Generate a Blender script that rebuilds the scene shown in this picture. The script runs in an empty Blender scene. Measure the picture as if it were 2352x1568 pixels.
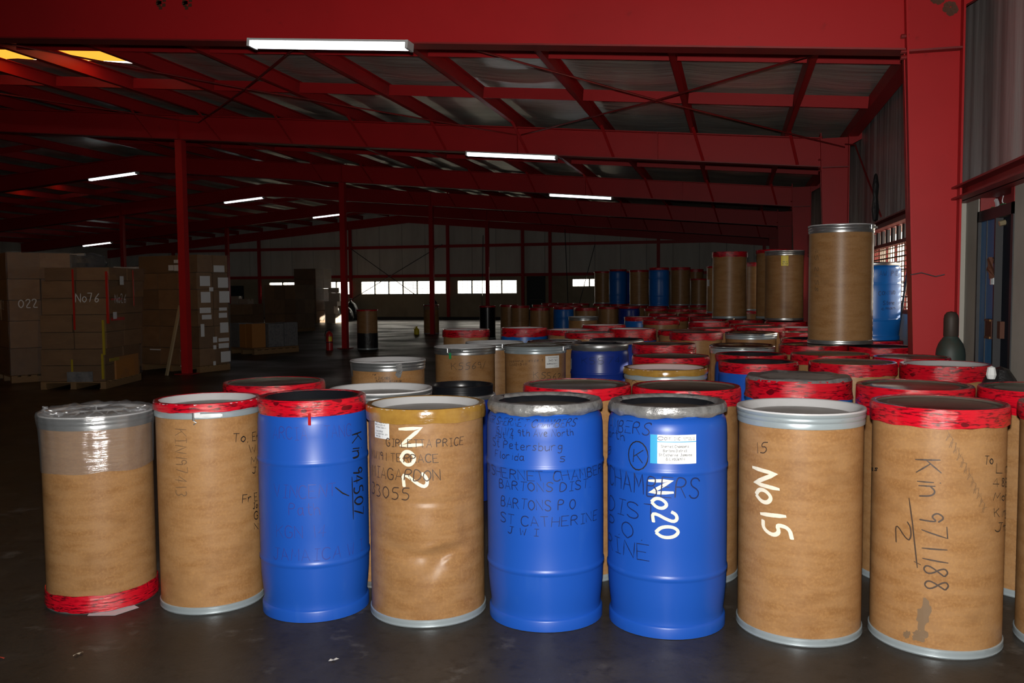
import bpy, bmesh, math, random
from mathutils import Vector, Matrix, noise
R_ = math.radians
PI = math.pi
random.seed(7)
scene = bpy.context.scene
COL = scene.collection

# ------------------------------------------------------------------ camera, world, lights, exposure
YAW, PITCH, ROLL, HC = R_(14.05), 0.06072, 0.00803, 1.557
cam_d = bpy.data.cameras.new('camera'); cam = bpy.data.objects.new('camera', cam_d); COL.objects.link(cam)
cam_d.sensor_width = 36; cam_d.lens = 2042 / 2352 * 36; cam_d.clip_start = 0.05; cam_d.clip_end = 300
def yawed(x, y, z):
    return Vector((x * math.cos(YAW) - y * math.sin(YAW), x * math.sin(YAW) + y * math.cos(YAW), z))
cx = yawed(math.cos(ROLL), -math.sin(ROLL) * math.sin(PITCH), -math.sin(ROLL) * math.cos(PITCH))
cy = yawed(math.sin(ROLL), math.cos(ROLL) * math.sin(PITCH), math.cos(ROLL) * math.cos(PITCH))
cz = -yawed(0, math.cos(PITCH), -math.sin(PITCH))
cam.matrix_world = Matrix(((cx.x, cy.x, cz.x, 0), (cx.y, cy.y, cz.y, 0), (cx.z, cy.z, cz.z, HC), (0, 0, 0, 1)))
scene.camera = cam

w = bpy.data.worlds.new('daylight'); scene.world = w; w.use_nodes = True
bg = w.node_tree.nodes['Background']; bg.inputs[0].default_value = (1.0, 0.93, 0.80, 1); bg.inputs[1].default_value = 5.5

# the photographer's flash: a small lamp just above the lens
fl = bpy.data.lights.new('flash', 'SPOT'); flo = bpy.data.objects.new('flash', fl); COL.objects.link(flo)
fl.energy = 1060; fl.color = (1.0, 0.965, 0.91); fl.shadow_soft_size = 0.03; fl.spot_size = R_(118); fl.spot_blend = 0.85
flo.matrix_world = cam.matrix_world.copy(); flo.location = cam.matrix_world @ Vector((0.0, 0.13, 0.0))
flo.rotation_euler = (cam.matrix_world.to_3x3() @ Matrix.Rotation(R_(-5), 3, 'Y') @ Matrix.Rotation(R_(-9), 3, 'X')).to_euler()

# low sun beyond the building: reaches in only through the windows
sn = bpy.data.lights.new('sun', 'SUN'); sno = bpy.data.objects.new('sun', sn); COL.objects.link(sno)
sn.energy = 26.0; sn.color = (1.0, 0.90, 0.72); sn.angle = R_(0.6)
sno.rotation_euler = Vector((0.62 * math.cos(R_(16)), 0.78 * math.cos(R_(16)), math.sin(R_(16)))).to_track_quat('Z', 'Y').to_euler()

def portal(x, y, z, sx, sy, rot):
    d = bpy.data.lights.new('window_portal', 'AREA'); o = bpy.data.objects.new('window_portal', d); COL.objects.link(o)
    d.shape = 'RECTANGLE'; d.size = sx; d.size_y = sy; d.cycles.is_portal = True
    o.location = (x, y, z); o.rotation_euler = rot
portal(-14.9, 42.45, 1.6, 18, 0.72, (R_(-90), 0, 0))
portal(2.0, 10.9, 1.72, 3.6, 0.95, (R_(90), 0, R_(90)))
portal(2.0, 20.4, 1.72, 1.6, 0.95, (R_(90), 0, R_(90)))
portal(-11.6, 10.95, 5.6, 6.8, 0.9, (0, 0, 0))
portal(-21.7, 24.4, 5.6, 2.6, 0.6, (0, 0, 0))

vs = scene.view_settings
vs.view_transform = 'Standard'; vs.look = 'None'; vs.exposure = 0.0; vs.gamma = 1.0; vs.use_curve_mapping = False
scene.display_settings.display_device = 'sRGB'
scene.cycles.use_denoising = True
scene.cycles.max_bounces = 6; scene.cycles.diffuse_bounces = 2; scene.cycles.glossy_bounces = 3; scene.cycles.transparent_max_bounces = 8
scene.cycles.sample_clamp_indirect = 4.0; scene.cycles.caustics_reflective = False; scene.cycles.caustics_refractive = False

# ------------------------------------------------------------------ helpers
def link(name, me, mat=None, parent=None):
    o = bpy.data.objects.new(name, me); COL.objects.link(o)
    if mat is not None and me is not None:
        if not me.materials: me.materials.append(mat)
        elif me.materials[0] != mat: o.material_slots[0].link = 'OBJECT'; o.material_slots[0].material = mat
    if parent is not None: o.parent = parent
    return o
def tag(o, label=None, cat=None, group=None, kind=None):
    if label: o['label'] = label
    if cat: o['category'] = cat
    if group: o['group'] = group
    if kind: o['kind'] = kind
    return o
def empty(name, loc=(0, 0, 0), rz=0.0, parent=None):
    o = bpy.data.objects.new(name, None); COL.objects.link(o); o.location = loc; o.rotation_euler = (0, 0, rz)
    o.empty_display_size = 0.1
    if parent is not None: o.parent = parent
    return o
class MB:
    def __init__(s): s.v = []; s.f = []; s.uv = {}
    def add(s, vs_, fs):
        b = len(s.v); s.v += [tuple(p) for p in vs_]; s.f += [tuple(i + b for i in f) for f in fs]; return s
    def box(s, c, d, rz=0.0, M=None):
        x, y, z = d[0] / 2, d[1] / 2, d[2] / 2
        P = [Vector((a * x, b * y, e * z)) for a in (-1, 1) for b in (-1, 1) for e in (-1, 1)]
        if M is None: M = Matrix.Rotation(rz, 3, 'Z')
        P = [M @ p + Vector(c) for p in P]
        return s.add(P, [(0, 1, 3, 2), (4, 6, 7, 5), (0, 4, 5, 1), (2, 3, 7, 6), (0, 2, 6, 4), (1, 5, 7, 3)])
    def span(s, x0, x1, y0, y1, z0, z1):
        return s.box(((x0 + x1) / 2, (y0 + y1) / 2, (z0 + z1) / 2), (abs(x1 - x0), abs(y1 - y0), abs(z1 - z0)))
    def bar(s, a, b, wx, wy=None, up=(0, 0, 1)):
        a, b = Vector(a), Vector(b); d = b - a; L = d.length; d.normalize(); wy = wy or wx
        sd = d.cross(Vector(up)); sd = sd.normalized() if sd.length > 1e-4 else Vector((1, 0, 0)); u = sd.cross(d)
        M = Matrix((sd, d, u)).transposed()
        return s.box((a + b) / 2, (wx, L, wy), M=M)
    def prism(s, poly, y0, y1):                      # polygon in x,z pushed along y
        n = len(poly)
        return s.add([(x, y0, z) for x, z in poly] + [(x, y1, z) for x, z in poly],
                     [tuple(range(n)), tuple(range(2 * n - 1, n - 1, -1))] + [(i, i + n, (i + 1) % n + n, (i + 1) % n) for i in range(n)])
    def tube(s, pts, r, seg=8):
        pts = [Vector(p) for p in pts]; b = len(s.v); n = len(pts)
        for i, p in enumerate(pts):
            d = (pts[min(i + 1, n - 1)] - pts[max(i - 1, 0)]).normalized()
            a = d.cross(Vector((0, 0, 1)));  a = a.normalized() if a.length > 1e-3 else Vector((1, 0, 0)); c = a.cross(d)
            for k in range(seg):
                t = 2 * PI * k / seg; s.v.append(tuple(p + a * math.cos(t) * r + c * math.sin(t) * r))
        for i in range(n - 1):
            for k in range(seg):
                k2 = (k + 1) % seg; s.f.append((b + i * seg + k, b + i * seg + k2, b + (i + 1) * seg + k2, b + (i + 1) * seg + k))
        s.f.append(tuple(b + k for k in range(seg))[::-1]); s.f.append(tuple(b + (n - 1) * seg + k for k in range(seg)))
        return s
    def lathe(s, prof, seg=48, disp=None, cap0=False, cap1=False):
        """prof: (r,z) list; uv in metres (arc, path)"""
        b = len(s.v); n = len(prof); path = [0.0]
        for i in range(1, n): path.append(path[-1] + math.hypot(prof[i][0] - prof[i - 1][0], prof[i][1] - prof[i - 1][1]))
        for i, (r, z) in enumerate(prof):
            for k in range(seg):
                t = 2 * PI * k / seg; rr, zz = (r, z) if disp is None else disp(t, r, z, i)
                s.v.append((rr * math.cos(t), rr * math.sin(t), zz))
        for i in range(n - 1):
            for k in range(seg):
                k2 = (k + 1) % seg; fi = len(s.f)
                s.f.append((b + i * seg + k, b + i * seg + k2, b + (i + 1) * seg + k2, b + (i + 1) * seg + k))
                u0, u1 = 2 * PI * k / seg * 0.29, 2 * PI * (k + 1) / seg * 0.29
                s.uv[fi] = [(u0, path[i]), (u1, path[i]), (u1, path[i + 1]), (u0, path[i + 1])]
        if cap0: s.f.append(tuple(b + k for k in range(seg))[::-1])
        if cap1: s.f.append(tuple(b + (n - 1) * seg + k for k in range(seg)))
        return s
    def mesh(s, name, smooth=False, sharp=35):
        me = bpy.data.meshes.new(name); me.from_pydata(s.v, [], s.f)
        if s.uv:
            uvl = me.uv_layers.new(name='metres')
            for fi, c in s.uv.items():
                p = me.polygons[fi]
                for li, q in zip(p.loop_indices, c): uvl.data[li].uv = q
        if smooth:
            for p in me.polygons: p.use_smooth = True
            me.set_sharp_from_angle(angle=R_(sharp))
        me.update(); return me
    def build(s, name, mat=None, parent=None, smooth=False, sharp=35):
        return link(name, s.mesh(name, smooth, sharp), mat, parent)

# ------------------------------------------------------------------ materials
def mat(name, color, rough=0.5, metal=0.0, spec=0.5, bump=None, vary=None, coat=0.0, emis=None):
    """vary: list of (scale xyz, detail, lo, hi, colour2, coord) ; bump: (scale xyz, strength, distance)"""
    m = bpy.data.materials.new(name); m.use_nodes = True; nt = m.node_tree; N = nt.nodes; Lk = nt.links
    p = N['Principled BSDF']; p.inputs['Base Color'].default_value = (*color, 1); p.inputs['Roughness'].default_value = rough
    p.inputs['Metallic'].default_value = metal; p.inputs['Specular IOR Level'].default_value = spec
    p.inputs['Coat Weight'].default_value = coat; p.inputs['Coat Roughness'].default_value = 0.12
    if emis: p.inputs['Emission Color'].default_value = (*emis[0], 1); p.inputs['Emission Strength'].default_value = emis[1]
    tc = N.new('ShaderNodeTexCoord')
    def nz(scale, detail, coord='Object', rough_=0.6):
        mp = N.new('ShaderNodeMapping'); mp.inputs['Scale'].default_value = scale; Lk.new(tc.outputs[coord], mp.inputs[0])
        oi = N.new('ShaderNodeObjectInfo'); ml = N.new('ShaderNodeMath'); ml.operation = 'MULTIPLY'; ml.inputs[1].default_value = 37.0
        Lk.new(oi.outputs['Random'], ml.inputs[0]); Lk.new(ml.outputs[0], mp.inputs['Location'])
        t = N.new('ShaderNodeTexNoise'); t.inputs['Scale'].default_value = 1.0; t.inputs['Detail'].default_value = detail
        t.inputs['Roughness'].default_value = rough_; Lk.new(mp.outputs[0], t.inputs[0]); return t
    last = None
    for (scale, detail, lo, hi, c2, coord) in (vary or []):
        t = nz(scale, detail, coord); mr = N.new('ShaderNodeMapRange'); mr.inputs[1].default_value = lo; mr.inputs[2].default_value = hi
        Lk.new(t.outputs[0], mr.inputs[0]); mx = N.new('ShaderNodeMix'); mx.data_type = 'RGBA'; Lk.new(mr.outputs[0], mx.inputs[0])
        if last is None: mx.inputs[6].default_value = (*color, 1)
        else: Lk.new(last, mx.inputs[6])
        mx.inputs[7].default_value = (*c2, 1); last = mx.outputs[2]
    if last is not None: Lk.new(last, p.inputs['Base Color'])
    if bump:
        t = nz(bump[0], 5, bump[3] if len(bump) > 3 else 'Object'); b = N.new('ShaderNodeBump'); b.inputs['Strength'].default_value = bump[1]; b.inputs['Distance'].default_value = bump[2]
        Lk.new(t.outputs[0], b.inputs['Height']); Lk.new(b.outputs[0], p.inputs['Normal']); Lk.new(b.outputs[0], p.inputs['Coat Normal'])
    m['hue'] = 0; return m
def tint(m, amount):                                    # every object a slightly different shade of its colour
    nt = m.node_tree; N = nt.nodes; p = N['Principled BSDF']; src = p.inputs['Base Color']
    hsv = N.new('ShaderNodeHueSaturation'); oi = N.new('ShaderNodeObjectInfo'); mr = N.new('ShaderNodeMapRange')
    mr.inputs[3].default_value = 1 - amount; mr.inputs[4].default_value = 1 + amount
    nt.links.new(oi.outputs['Random'], mr.inputs[0]); nt.links.new(mr.outputs[0], hsv.inputs['Value'])
    if src.links: nt.links.new(src.links[0].from_socket, hsv.inputs['Color'])
    else: hsv.inputs['Color'].default_value = src.default_value
    nt.links.new(hsv.outputs[0], src); return m
O = 'Object'
KRAFT = tint(mat('kraft_board', (0.335, 0.182, 0.078), 0.39, spec=0.3, bump=((25, 25, 90), 0.06, 0.002),
    vary=[((5, 5, 22), 6, 0.40, 0.78, (0.24, 0.108, 0.034), O), ((90, 90, 90), 3, 0.45, 0.9, (0.42, 0.225, 0.085), O), ((3, 3, 4), 5, 0.55, 0.9, (0.17, 0.078, 0.028), O), ((14, 14, 60), 5, 0.68, 0.8, (0.20, 0.09, 0.03), O)]), 0.10)
KRAFT_OLD = mat('kraft_dark_end', (0.33, 0.17, 0.065), 0.5)
BLUE = tint(mat('blue_plastic', (0.010, 0.075, 0.40), 0.37, spec=0.42, bump=((60, 60, 60), 0.03, 0.001),
    vary=[((7, 7, 2), 5, 0.58, 0.95, (0.03, 0.11, 0.42), O)]), 0.06)
CYAN = tint(mat('bright_blue_plastic', (0.004, 0.13, 0.50), 0.36, spec=0.5), 0.06)
NAVY = tint(mat('dark_blue_plastic', (0.010, 0.035, 0.27), 0.34, spec=0.5), 0.05)
BLACKP = mat('black_plastic', (0.008, 0.009, 0.012), 0.28)
STEEL = mat('galvanised_steel', (0.52, 0.54, 0.55), 0.3, 0.85, vary=[((12, 12, 30), 4, 0.45, 0.8, (0.36, 0.38, 0.39), O)])
RING = mat('grey_painted_ring', (0.36, 0.42, 0.45), 0.32, 0.35, vary=[((10, 10, 40), 5, 0.60, 0.85, (0.22, 0.26, 0.28), O)])
BRIGHT = mat('polished_lid_steel', (0.55, 0.53, 0.48), 0.14, 1.0)
WHITE = mat('white_lid', (0.52, 0.52, 0.53), 0.42, vary=[((4, 4, 4), 5, 0.5, 0.9, (0.40, 0.39, 0.39), O)])
PINKW = mat('pinkish_white_lid', (0.55, 0.42, 0.42), 0.42)
DUSTY = mat('dusty_lid_floor', (0.36, 0.345, 0.33), 0.42, vary=[((6, 6, 6), 6, 0.45, 0.78, (0.24, 0.22, 0.205), O)])
OLIVE = mat('olive_steel_lid', (0.20, 0.19, 0.15), 0.26, 0.6, vary=[((5, 5, 5), 5, 0.45, 0.8, (0.09, 0.08, 0.065), O)])
BROWNL = mat('brown_dusty_lid', (0.15, 0.122, 0.098), 0.40, 0.3, vary=[((5, 5, 5), 5, 0.4, 0.8, (0.085, 0.07, 0.056), O)])
DUCT = mat('silver_duct_tape', (0.33, 0.33, 0.33), 0.3, 0.55, bump=((40, 40, 90), 0.55, 0.006), vary=[((25, 25, 25), 4, 0.45, 0.75, (0.17, 0.17, 0.17), O)])
TAN = mat('brown_parcel_tape', (0.36, 0.20, 0.04), 0.16, coat=0.6, bump=((18, 18, 60), 0.4, 0.004), vary=[((9, 9, 9), 5, 0.42, 0.7, (0.24, 0.12, 0.022), O)])
REDP = mat('red_paint', (0.46, 0.015, 0.018), 0.45, spec=0.25, vary=[((0.5, 0.5, 0.5), 6, 0.45, 0.85, (0.33, 0.012, 0.014), O), ((8, 8, 8), 4, 0.66, 0.9, (0.20, 0.012, 0.012), O)])
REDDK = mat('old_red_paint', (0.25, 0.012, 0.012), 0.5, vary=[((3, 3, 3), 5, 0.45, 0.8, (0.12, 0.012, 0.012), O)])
FOIL = mat('roof_insulation_foil', (0.74, 0.77, 0.70), 0.33, 0.3, bump=((1.2, 9, 3), 0.55, 0.03), vary=[((0.6, 3, 1), 5, 0.4, 0.75, (0.50, 0.51, 0.46), O)])
WALLFOIL = mat('wall_insulation_foil', (0.46, 0.43, 0.42), 0.40, 0.25, bump=((9, 9, 0.6), 0.4, 0.02), vary=[((2, 2, 0.3), 5, 0.4, 0.75, (0.26, 0.24, 0.235), O)])
CLAD = mat('white_wall_cladding', (0.75, 0.72, 0.65), 0.6, bump=((6, 6, 0.5), 0.25, 0.01), vary=[((1.5, 1.5, 0.25), 5, 0.4, 0.8, (0.55, 0.51, 0.45), O)])
BLOCK = mat('painted_block_wall', (0.44, 0.42, 0.37), 0.7, bump=((14, 14, 14), 0.2, 0.006), vary=[((1.2, 1.2, 1.2), 6, 0.45, 0.8, (0.31, 0.29, 0.25), O)])
BLOCKB = mat('tan_block_wall', (0.40, 0.33, 0.22), 0.7, vary=[((0.8, 0.8, 0.8), 6, 0.45, 0.8, (0.26, 0.21, 0.14), O)])
DARKST = mat('dark_steel', (0.03, 0.03, 0.033), 0.5, 0.3)
RUST = mat('rusty_steel', (0.10, 0.035, 0.018), 0.7, 0.2)
DOORBL = mat('blue_door_paint', (0.05, 0.17, 0.36), 0.45, vary=[((3, 3, 0.6), 5, 0.5, 0.8, (0.012, 0.03, 0.07), O)])
DOORDK = mat('dark_door_leaf', (0.010, 0.014, 0.022), 0.75, spec=0.15)  # near-black tone for the right-hand leaf
CARTON = tint(mat('cardboard', (0.20, 0.108, 0.047), 0.65, vary=[((2.5, 2.5, 2.5), 5, 0.42, 0.8, (0.145, 0.073, 0.03), O)]), 0.22)
CARTONL = tint(mat('pale_cardboard', (0.46, 0.36, 0.27), 0.65), 0.1)
CARTONO = tint(mat('orange_cardboard', (0.36, 0.15, 0.035), 0.6), 0.1)
GREYB = tint(mat('grey_wrapped_goods', (0.16, 0.16, 0.165), 0.5, bump=((14, 14, 14), 0.5, 0.02), vary=[((9, 9, 9), 5, 0.45, 0.7, (0.08, 0.085, 0.10), O)]), 0.15)
PALLET = mat('pallet_wood', (0.24, 0.14, 0.06), 0.7, vary=[((2, 14, 14), 5, 0.4, 0.8, (0.15, 0.085, 0.04), O)])
WOODP = mat('pale_timber', (0.34, 0.27, 0.16), 0.6)
PAPER = mat('white_paper', (0.62, 0.63, 0.66), 0.5)
PAPERB = mat('label_paper', (0.78, 0.80, 0.80), 0.4)
CYANL = mat('label_blue', (0.03, 0.34, 0.62), 0.4)
YELLOW = mat('yellow_label', (0.85, 0.68, 0.02), 0.4)
GREENT = mat('green_tag', (0.01, 0.25, 0.07), 0.4)
INK = {'K': mat('black_marker', (0.010, 0.009, 0.010), 0.5), 'G': mat('worn_marker', (0.055, 0.032, 0.020), 0.5), 'F': mat('faded_marker', (0.17, 0.095, 0.045), 0.55),
       'N': mat('marker_on_blue', (0.006, 0.016, 0.085), 0.45), 'P': mat('purple_faded_marker', (0.028, 0.045, 0.26), 0.45), 'W': mat('white_paint_mark', (0.80, 0.74, 0.60), 0.5), 'L': mat('label_print', (0.06, 0.06, 0.07), 0.5)}
STAIN = mat('grey_scuff_stain', (0.17, 0.105, 0.055), 0.6)
REDX = mat('plain_red', (0.42, 0.012, 0.016), 0.35)
BAGBL = mat('black_bag', (0.012, 0.012, 0.013), 0.35, bump=((9, 9, 9), 0.6, 0.03))
CYLG = mat('weathered_cylinder_paint', (0.035, 0.05, 0.042), 0.55, vary=[((9, 9, 5), 6, 0.50, 0.72, (0.05, 0.033, 0.02), O), ((20, 20, 14), 4, 0.66, 0.8, (0.03, 0.13, 0.115), O)])
REDSTRAP = mat('red_strap_tape', (0.40, 0.02, 0.012), 0.25)
YSTRAP = mat('yellow_strap_tape', (0.36, 0.27, 0.02), 0.3)
TUBE = mat('lit_fluorescent_tube', (1, 1, 1), 0.4, emis=((0.93, 0.96, 1.0), 4.5))
HOUSING = mat('white_lamp_housing', (0.6, 0.6, 0.6), 0.4)
CONCEX = mat('yard_concrete', (0.45, 0.43, 0.38), 0.8)

def tape_material(name, red, dark, lo):
    m = mat(name, red, 0.17, coat=0.6, bump=((10, 10, 85), 0.9, 0.008)); nt = m.node_tree; N = nt.nodes; Lk = nt.links; p = N['Principled BSDF']
    uv = N.new('ShaderNodeTexCoord')
    def layer(scale, lo_, hi_, det=2):
        mp = N.new('ShaderNodeMapping'); mp.inputs['Scale'].default_value = scale; Lk.new(uv.outputs['UV'], mp.inputs[0])
        oi = N.new('ShaderNodeObjectInfo'); ml = N.new('ShaderNodeMath'); ml.operation = 'MULTIPLY'; ml.inputs[1].default_value = 19.0
        Lk.new(oi.outputs['Random'], ml.inputs[0]); Lk.new(ml.outputs[0], mp.inputs['Location'])
        t = N.new('ShaderNodeTexNoise'); t.inputs['Scale'].default_value = 1; t.inputs['Detail'].default_value = det; Lk.new(mp.outputs[0], t.inputs[0])
        r = N.new('ShaderNodeMapRange'); r.inputs[1].default_value = lo_; r.inputs[2].default_value = hi_; Lk.new(t.outputs[0], r.inputs[0]); return r.outputs[0]
    a = layer((24, 120, 1), lo - .02, lo + 0.10, 4); b = layer((5, 45, 1), 0.40, 0.52, 2); c = layer((14, 26, 1), 0.73, 0.76, 0)
    mul = N.new('ShaderNodeMath'); mul.operation = 'MULTIPLY'; Lk.new(a, mul.inputs[0]); Lk.new(b, mul.inputs[1])
    mx_ = N.new('ShaderNodeMath'); mx_.operation = 'MAXIMUM'; Lk.new(mul.outputs[0], mx_.inputs[0]); Lk.new(c, mx_.inputs[1])
    mx = N.new('ShaderNodeMix'); mx.data_type = 'RGBA'; mx.inputs[6].default_value = (*red, 1); mx.inputs[7].default_value = (*dark, 1)
    Lk.new(mx_.outputs[0], mx.inputs[0]); Lk.new(mx.outputs[2], p.inputs['Base Color']); return m
TAPE = tape_material('printed_red_tape', (0.56, 0.004, 0.016), (0.13, 0.002, 0.007), 0.50)

def film_material(name, veil, gloss_rough, trans, gloss=0.13):
    m = bpy.data.materials.new(name); m.use_nodes = True; nt = m.node_tree; N = nt.nodes; Lk = nt.links; N.remove(N['Principled BSDF'])
    out = N['Material Output']; tr = N.new('ShaderNodeBsdfTransparent'); df = N.new('ShaderNodeBsdfDiffuse'); df.inputs[0].default_value = (*veil, 1)
    gl = N.new('ShaderNodeBsdfGlossy'); gl.inputs['Roughness'].default_value = gloss_rough; gl.inputs[0].default_value = (0.9, 0.92, 0.95, 1)
    m1 = N.new('ShaderNodeMixShader'); m2 = N.new('ShaderNodeMixShader'); m1.inputs[0].default_value = 1 - trans
    Lk.new(tr.outputs[0], m1.inputs[1]); Lk.new(df.outputs[0], m1.inputs[2]); Lk.new(m1.outputs[0], m2.inputs[1]); Lk.new(gl.outputs[0], m2.inputs[2])
    m2.inputs[0].default_value = gloss
    tc = N.new('ShaderNodeTexCoord'); mp = N.new('ShaderNodeMapping'); mp.inputs['Scale'].default_value = (7, 7, 55); Lk.new(tc.outputs['Object'], mp.inputs[0])
    t = N.new('ShaderNodeTexNoise'); t.inputs['Detail'].default_value = 6; t.inputs['Scale'].default_value = 1; Lk.new(mp.outputs[0], t.inputs[0])
    b = N.new('ShaderNodeBump'); b.inputs['Strength'].default_value = 0.8; b.inputs['Distance'].default_value = 0.012; Lk.new(t.outputs[0], b.inputs['Height'])
    Lk.new(b.outputs[0], gl.inputs['Normal']); Lk.new(m2.outputs[0], out.inputs[0]); return m
FILM = film_material('clear_plastic_film', (0.55, 0.57, 0.60), 0.17, 0.87, 0.17)
WRAP = film_material('stretch_wrap', (0.3, 0.3, 0.3), 0.22, 0.95, 0.05)

sk = bpy.data.materials.new('amber_rooflight'); sk.use_nodes = True
_n = sk.node_tree.nodes; _n.remove(_n['Principled BSDF']); _t = _n.new('ShaderNodeBsdfTranslucent'); _t.inputs[0].default_value = (0.16, 0.077, 0.009, 1)
sk.node_tree.links.new(_t.outputs[0], _n['Material Output'].inputs[0])

fm = mat('dark_polished_concrete', (0.038, 0.033, 0.028), 0.3, spec=0.2, bump=((45, 45, 45), 0.30, 0.004),
    vary=[((0.5, 0.5, 0.5), 7, 0.42, 0.75, (0.026, 0.021, 0.017), O), ((2.2, 2.2, 2.2), 8, 0.54, 0.78, (0.062, 0.054, 0.046), O), ((5, 5, 5), 9, 0.60, 0.74, (0.10, 0.092, 0.083), O), ((18, 18, 18), 6, 0.50, 0.8, (0.020, 0.017, 0.014), O), ((40, 40, 40), 3, 0.76, 0.82, (0.22, 0.21, 0.19), O)])
_N = fm.node_tree.nodes; _p = _N['Principled BSDF']; _tc = _N.new('ShaderNodeTexCoord'); _t = _N.new('ShaderNodeTexNoise'); _t.inputs['Scale'].default_value = 0.7; _t.inputs['Detail'].default_value = 6
_r = _N.new('ShaderNodeMapRange'); _r.inputs[1].default_value = 0.35; _r.inputs[2].default_value = 0.7; _r.inputs[3].default_value = 0.30; _r.inputs[4].default_value = 0.56
fm.node_tree.links.new(_tc.outputs['Object'], _t.inputs[0]); fm.node_tree.links.new(_t.outputs[0], _r.inputs[0]); fm.node_tree.links.new(_r.outputs[0], _p.inputs['Roughness'])
FLOORM = fm

# ------------------------------------------------------------------ the building (x across, right wall at +x; y along; frames every 6.94 m)
XR, XL, RIDGE, YF, YB = 1.87, -33.3, -15.8, -7.0, 42.2
FR = [7.55 + 6.94 * k for k in range(5)]
def zb(x): return 3.36 + 0.085 * (17.04 - abs(x - RIDGE))    # underside of the rafters
floor = MB().span(XL - .3, XR + .3, YF - .3, YB + .3, -0.2, 0).build('floor', FLOORM); tag(floor, kind='structure')
yard = MB().span(-70, 40, -30, 100, -0.32, -0.21).build('ground', CONCEX); tag(yard, kind='structure')

SKY = [(-15.0, -8.2, 10.5, 11.35), (-22.9, -20.6, 24.2, 24.65)]
PURL = [0.76 - 1.41 * i for i in range(12)]; PURL += [2 * RIDGE - x for x in PURL]
def roof_z(x, y):
    near = min(abs(x - q) for q in PURL); sag = 0.055 * math.sin(min(near / 0.705, 1) * PI / 2)
    n = noise.noise(Vector((x * 0.9, y * 3.0, 0.3))) * 0.018 + noise.noise(Vector((x * 0.5, y * 0.7, 4.0))) * 0.018
    return zb(x) + 0.70 - sag * (0.8 + 0.4 * noise.noise(Vector((x, y * .4, 9)))) + n
m = MB(); nx, ny = 250, 150
xs = [XL - .1 + (XR + .2 - XL) * i / nx for i in range(nx + 1)]; ys = [YF + (YB + .1 - YF) * j / ny for j in range(ny + 1)]
vv = [(x, y, roof_z(x, y)) for y in ys for x in xs]; ff = []
for j in range(ny):
    for i in range(nx):
        xc, yc = (xs[i] + xs[i + 1]) / 2, (ys[j] + ys[j + 1]) / 2
        if any(a < xc < b_ and c < yc < d for a, b_, c, d in SKY): continue
        k = j * (nx + 1) + i; ff.append((k, k + nx + 1, k + nx + 2, k + 1))
m.add(vv, ff); ceiling = m.build('ceiling', FOIL, smooth=True, sharp=80); tag(ceiling, kind='structure')
for a, b_, c, d in SKY:
    mm = MB()
    for k in range(16):
        x0, x1 = a - .2 + (b_ - a + .4) * k / 16, a - .2 + (b_ - a + .4) * (k + 1) / 16
        mm.add([(x0, c - .2, zb(x0) + .74), (x1, c - .2, zb(x1) + .74), (x1, d + .3, zb(x1) + .74), (x0, d + .3, zb(x0) + .74)], [(0, 1, 2, 3)])
    mm.build('skylight_panel', sk, ceiling)
# purlins, one long C section each
pm = MB(); pm.span(-.035, -.03 + .002, YF, YB, 0, .2); pm.span(-.035, .035, YF, YB, 0, .006); pm.span(-.035, .035, YF, YB, .194, .2)
pme = pm.mesh('purlin')
for q in PURL:
    o = link('purlin', pme, REDP, ceiling); o.location = (q, 0, zb(q) + .43)
bm_ = MB().box((0, 0, 0), (1.33, .012, .15)).mesh('bridging')
for f0 in [0.61] + FR:
    for dy in (2.31, 4.63):
        for i in range(11):
            for sgn in (1, -1):
                xm = 0.76 - 1.41 * i - 0.705; xm = xm if sgn == 1 else 2 * RIDGE - xm
                if f0 < 5 or (f0 > 25 and xm < -20): continue
                o = link('bridging', bm_, REDP, ceiling); o.location = (xm, f0 + dy, zb(xm) + .53); o.rotation_euler = (0, math.atan(0.085) * sgn, 0)
        if f0 > 5:
            o = link('bridging', bm_, REDP, ceiling); o.location = (1.22, f0 + dy, zb(1.22) + .53); o.rotation_euler = (0, math.atan(0.085), 0); o.scale = (.62, 1, 1)
# wind-brace rods under the purlins
for a, b_ in [((-3.5, 7.6), (1.6, 14.4)), ((1.6, 7.6), (-3.42, 14.4)), ((-3.5, 7.6), (-9.4, 14.4)), ((-9.4, 7.6), (-3.5, 14.4)), ((-9.4, 7.6), (-15, 14.4)), ((-15, 7.6), (-9.4, 14.4))]:
    MB().tube([(a[0], a[1], zb(a[0]) + .30), ((a[0] + b_[0]) / 2, (a[1] + b_[1]) / 2, zb((a[0] + b_[0]) / 2) + .26), (b_[0], b_[1], zb(b_[0]) + .30)], .011, 6).build('brace_rod', REDDK, ceiling)
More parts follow.
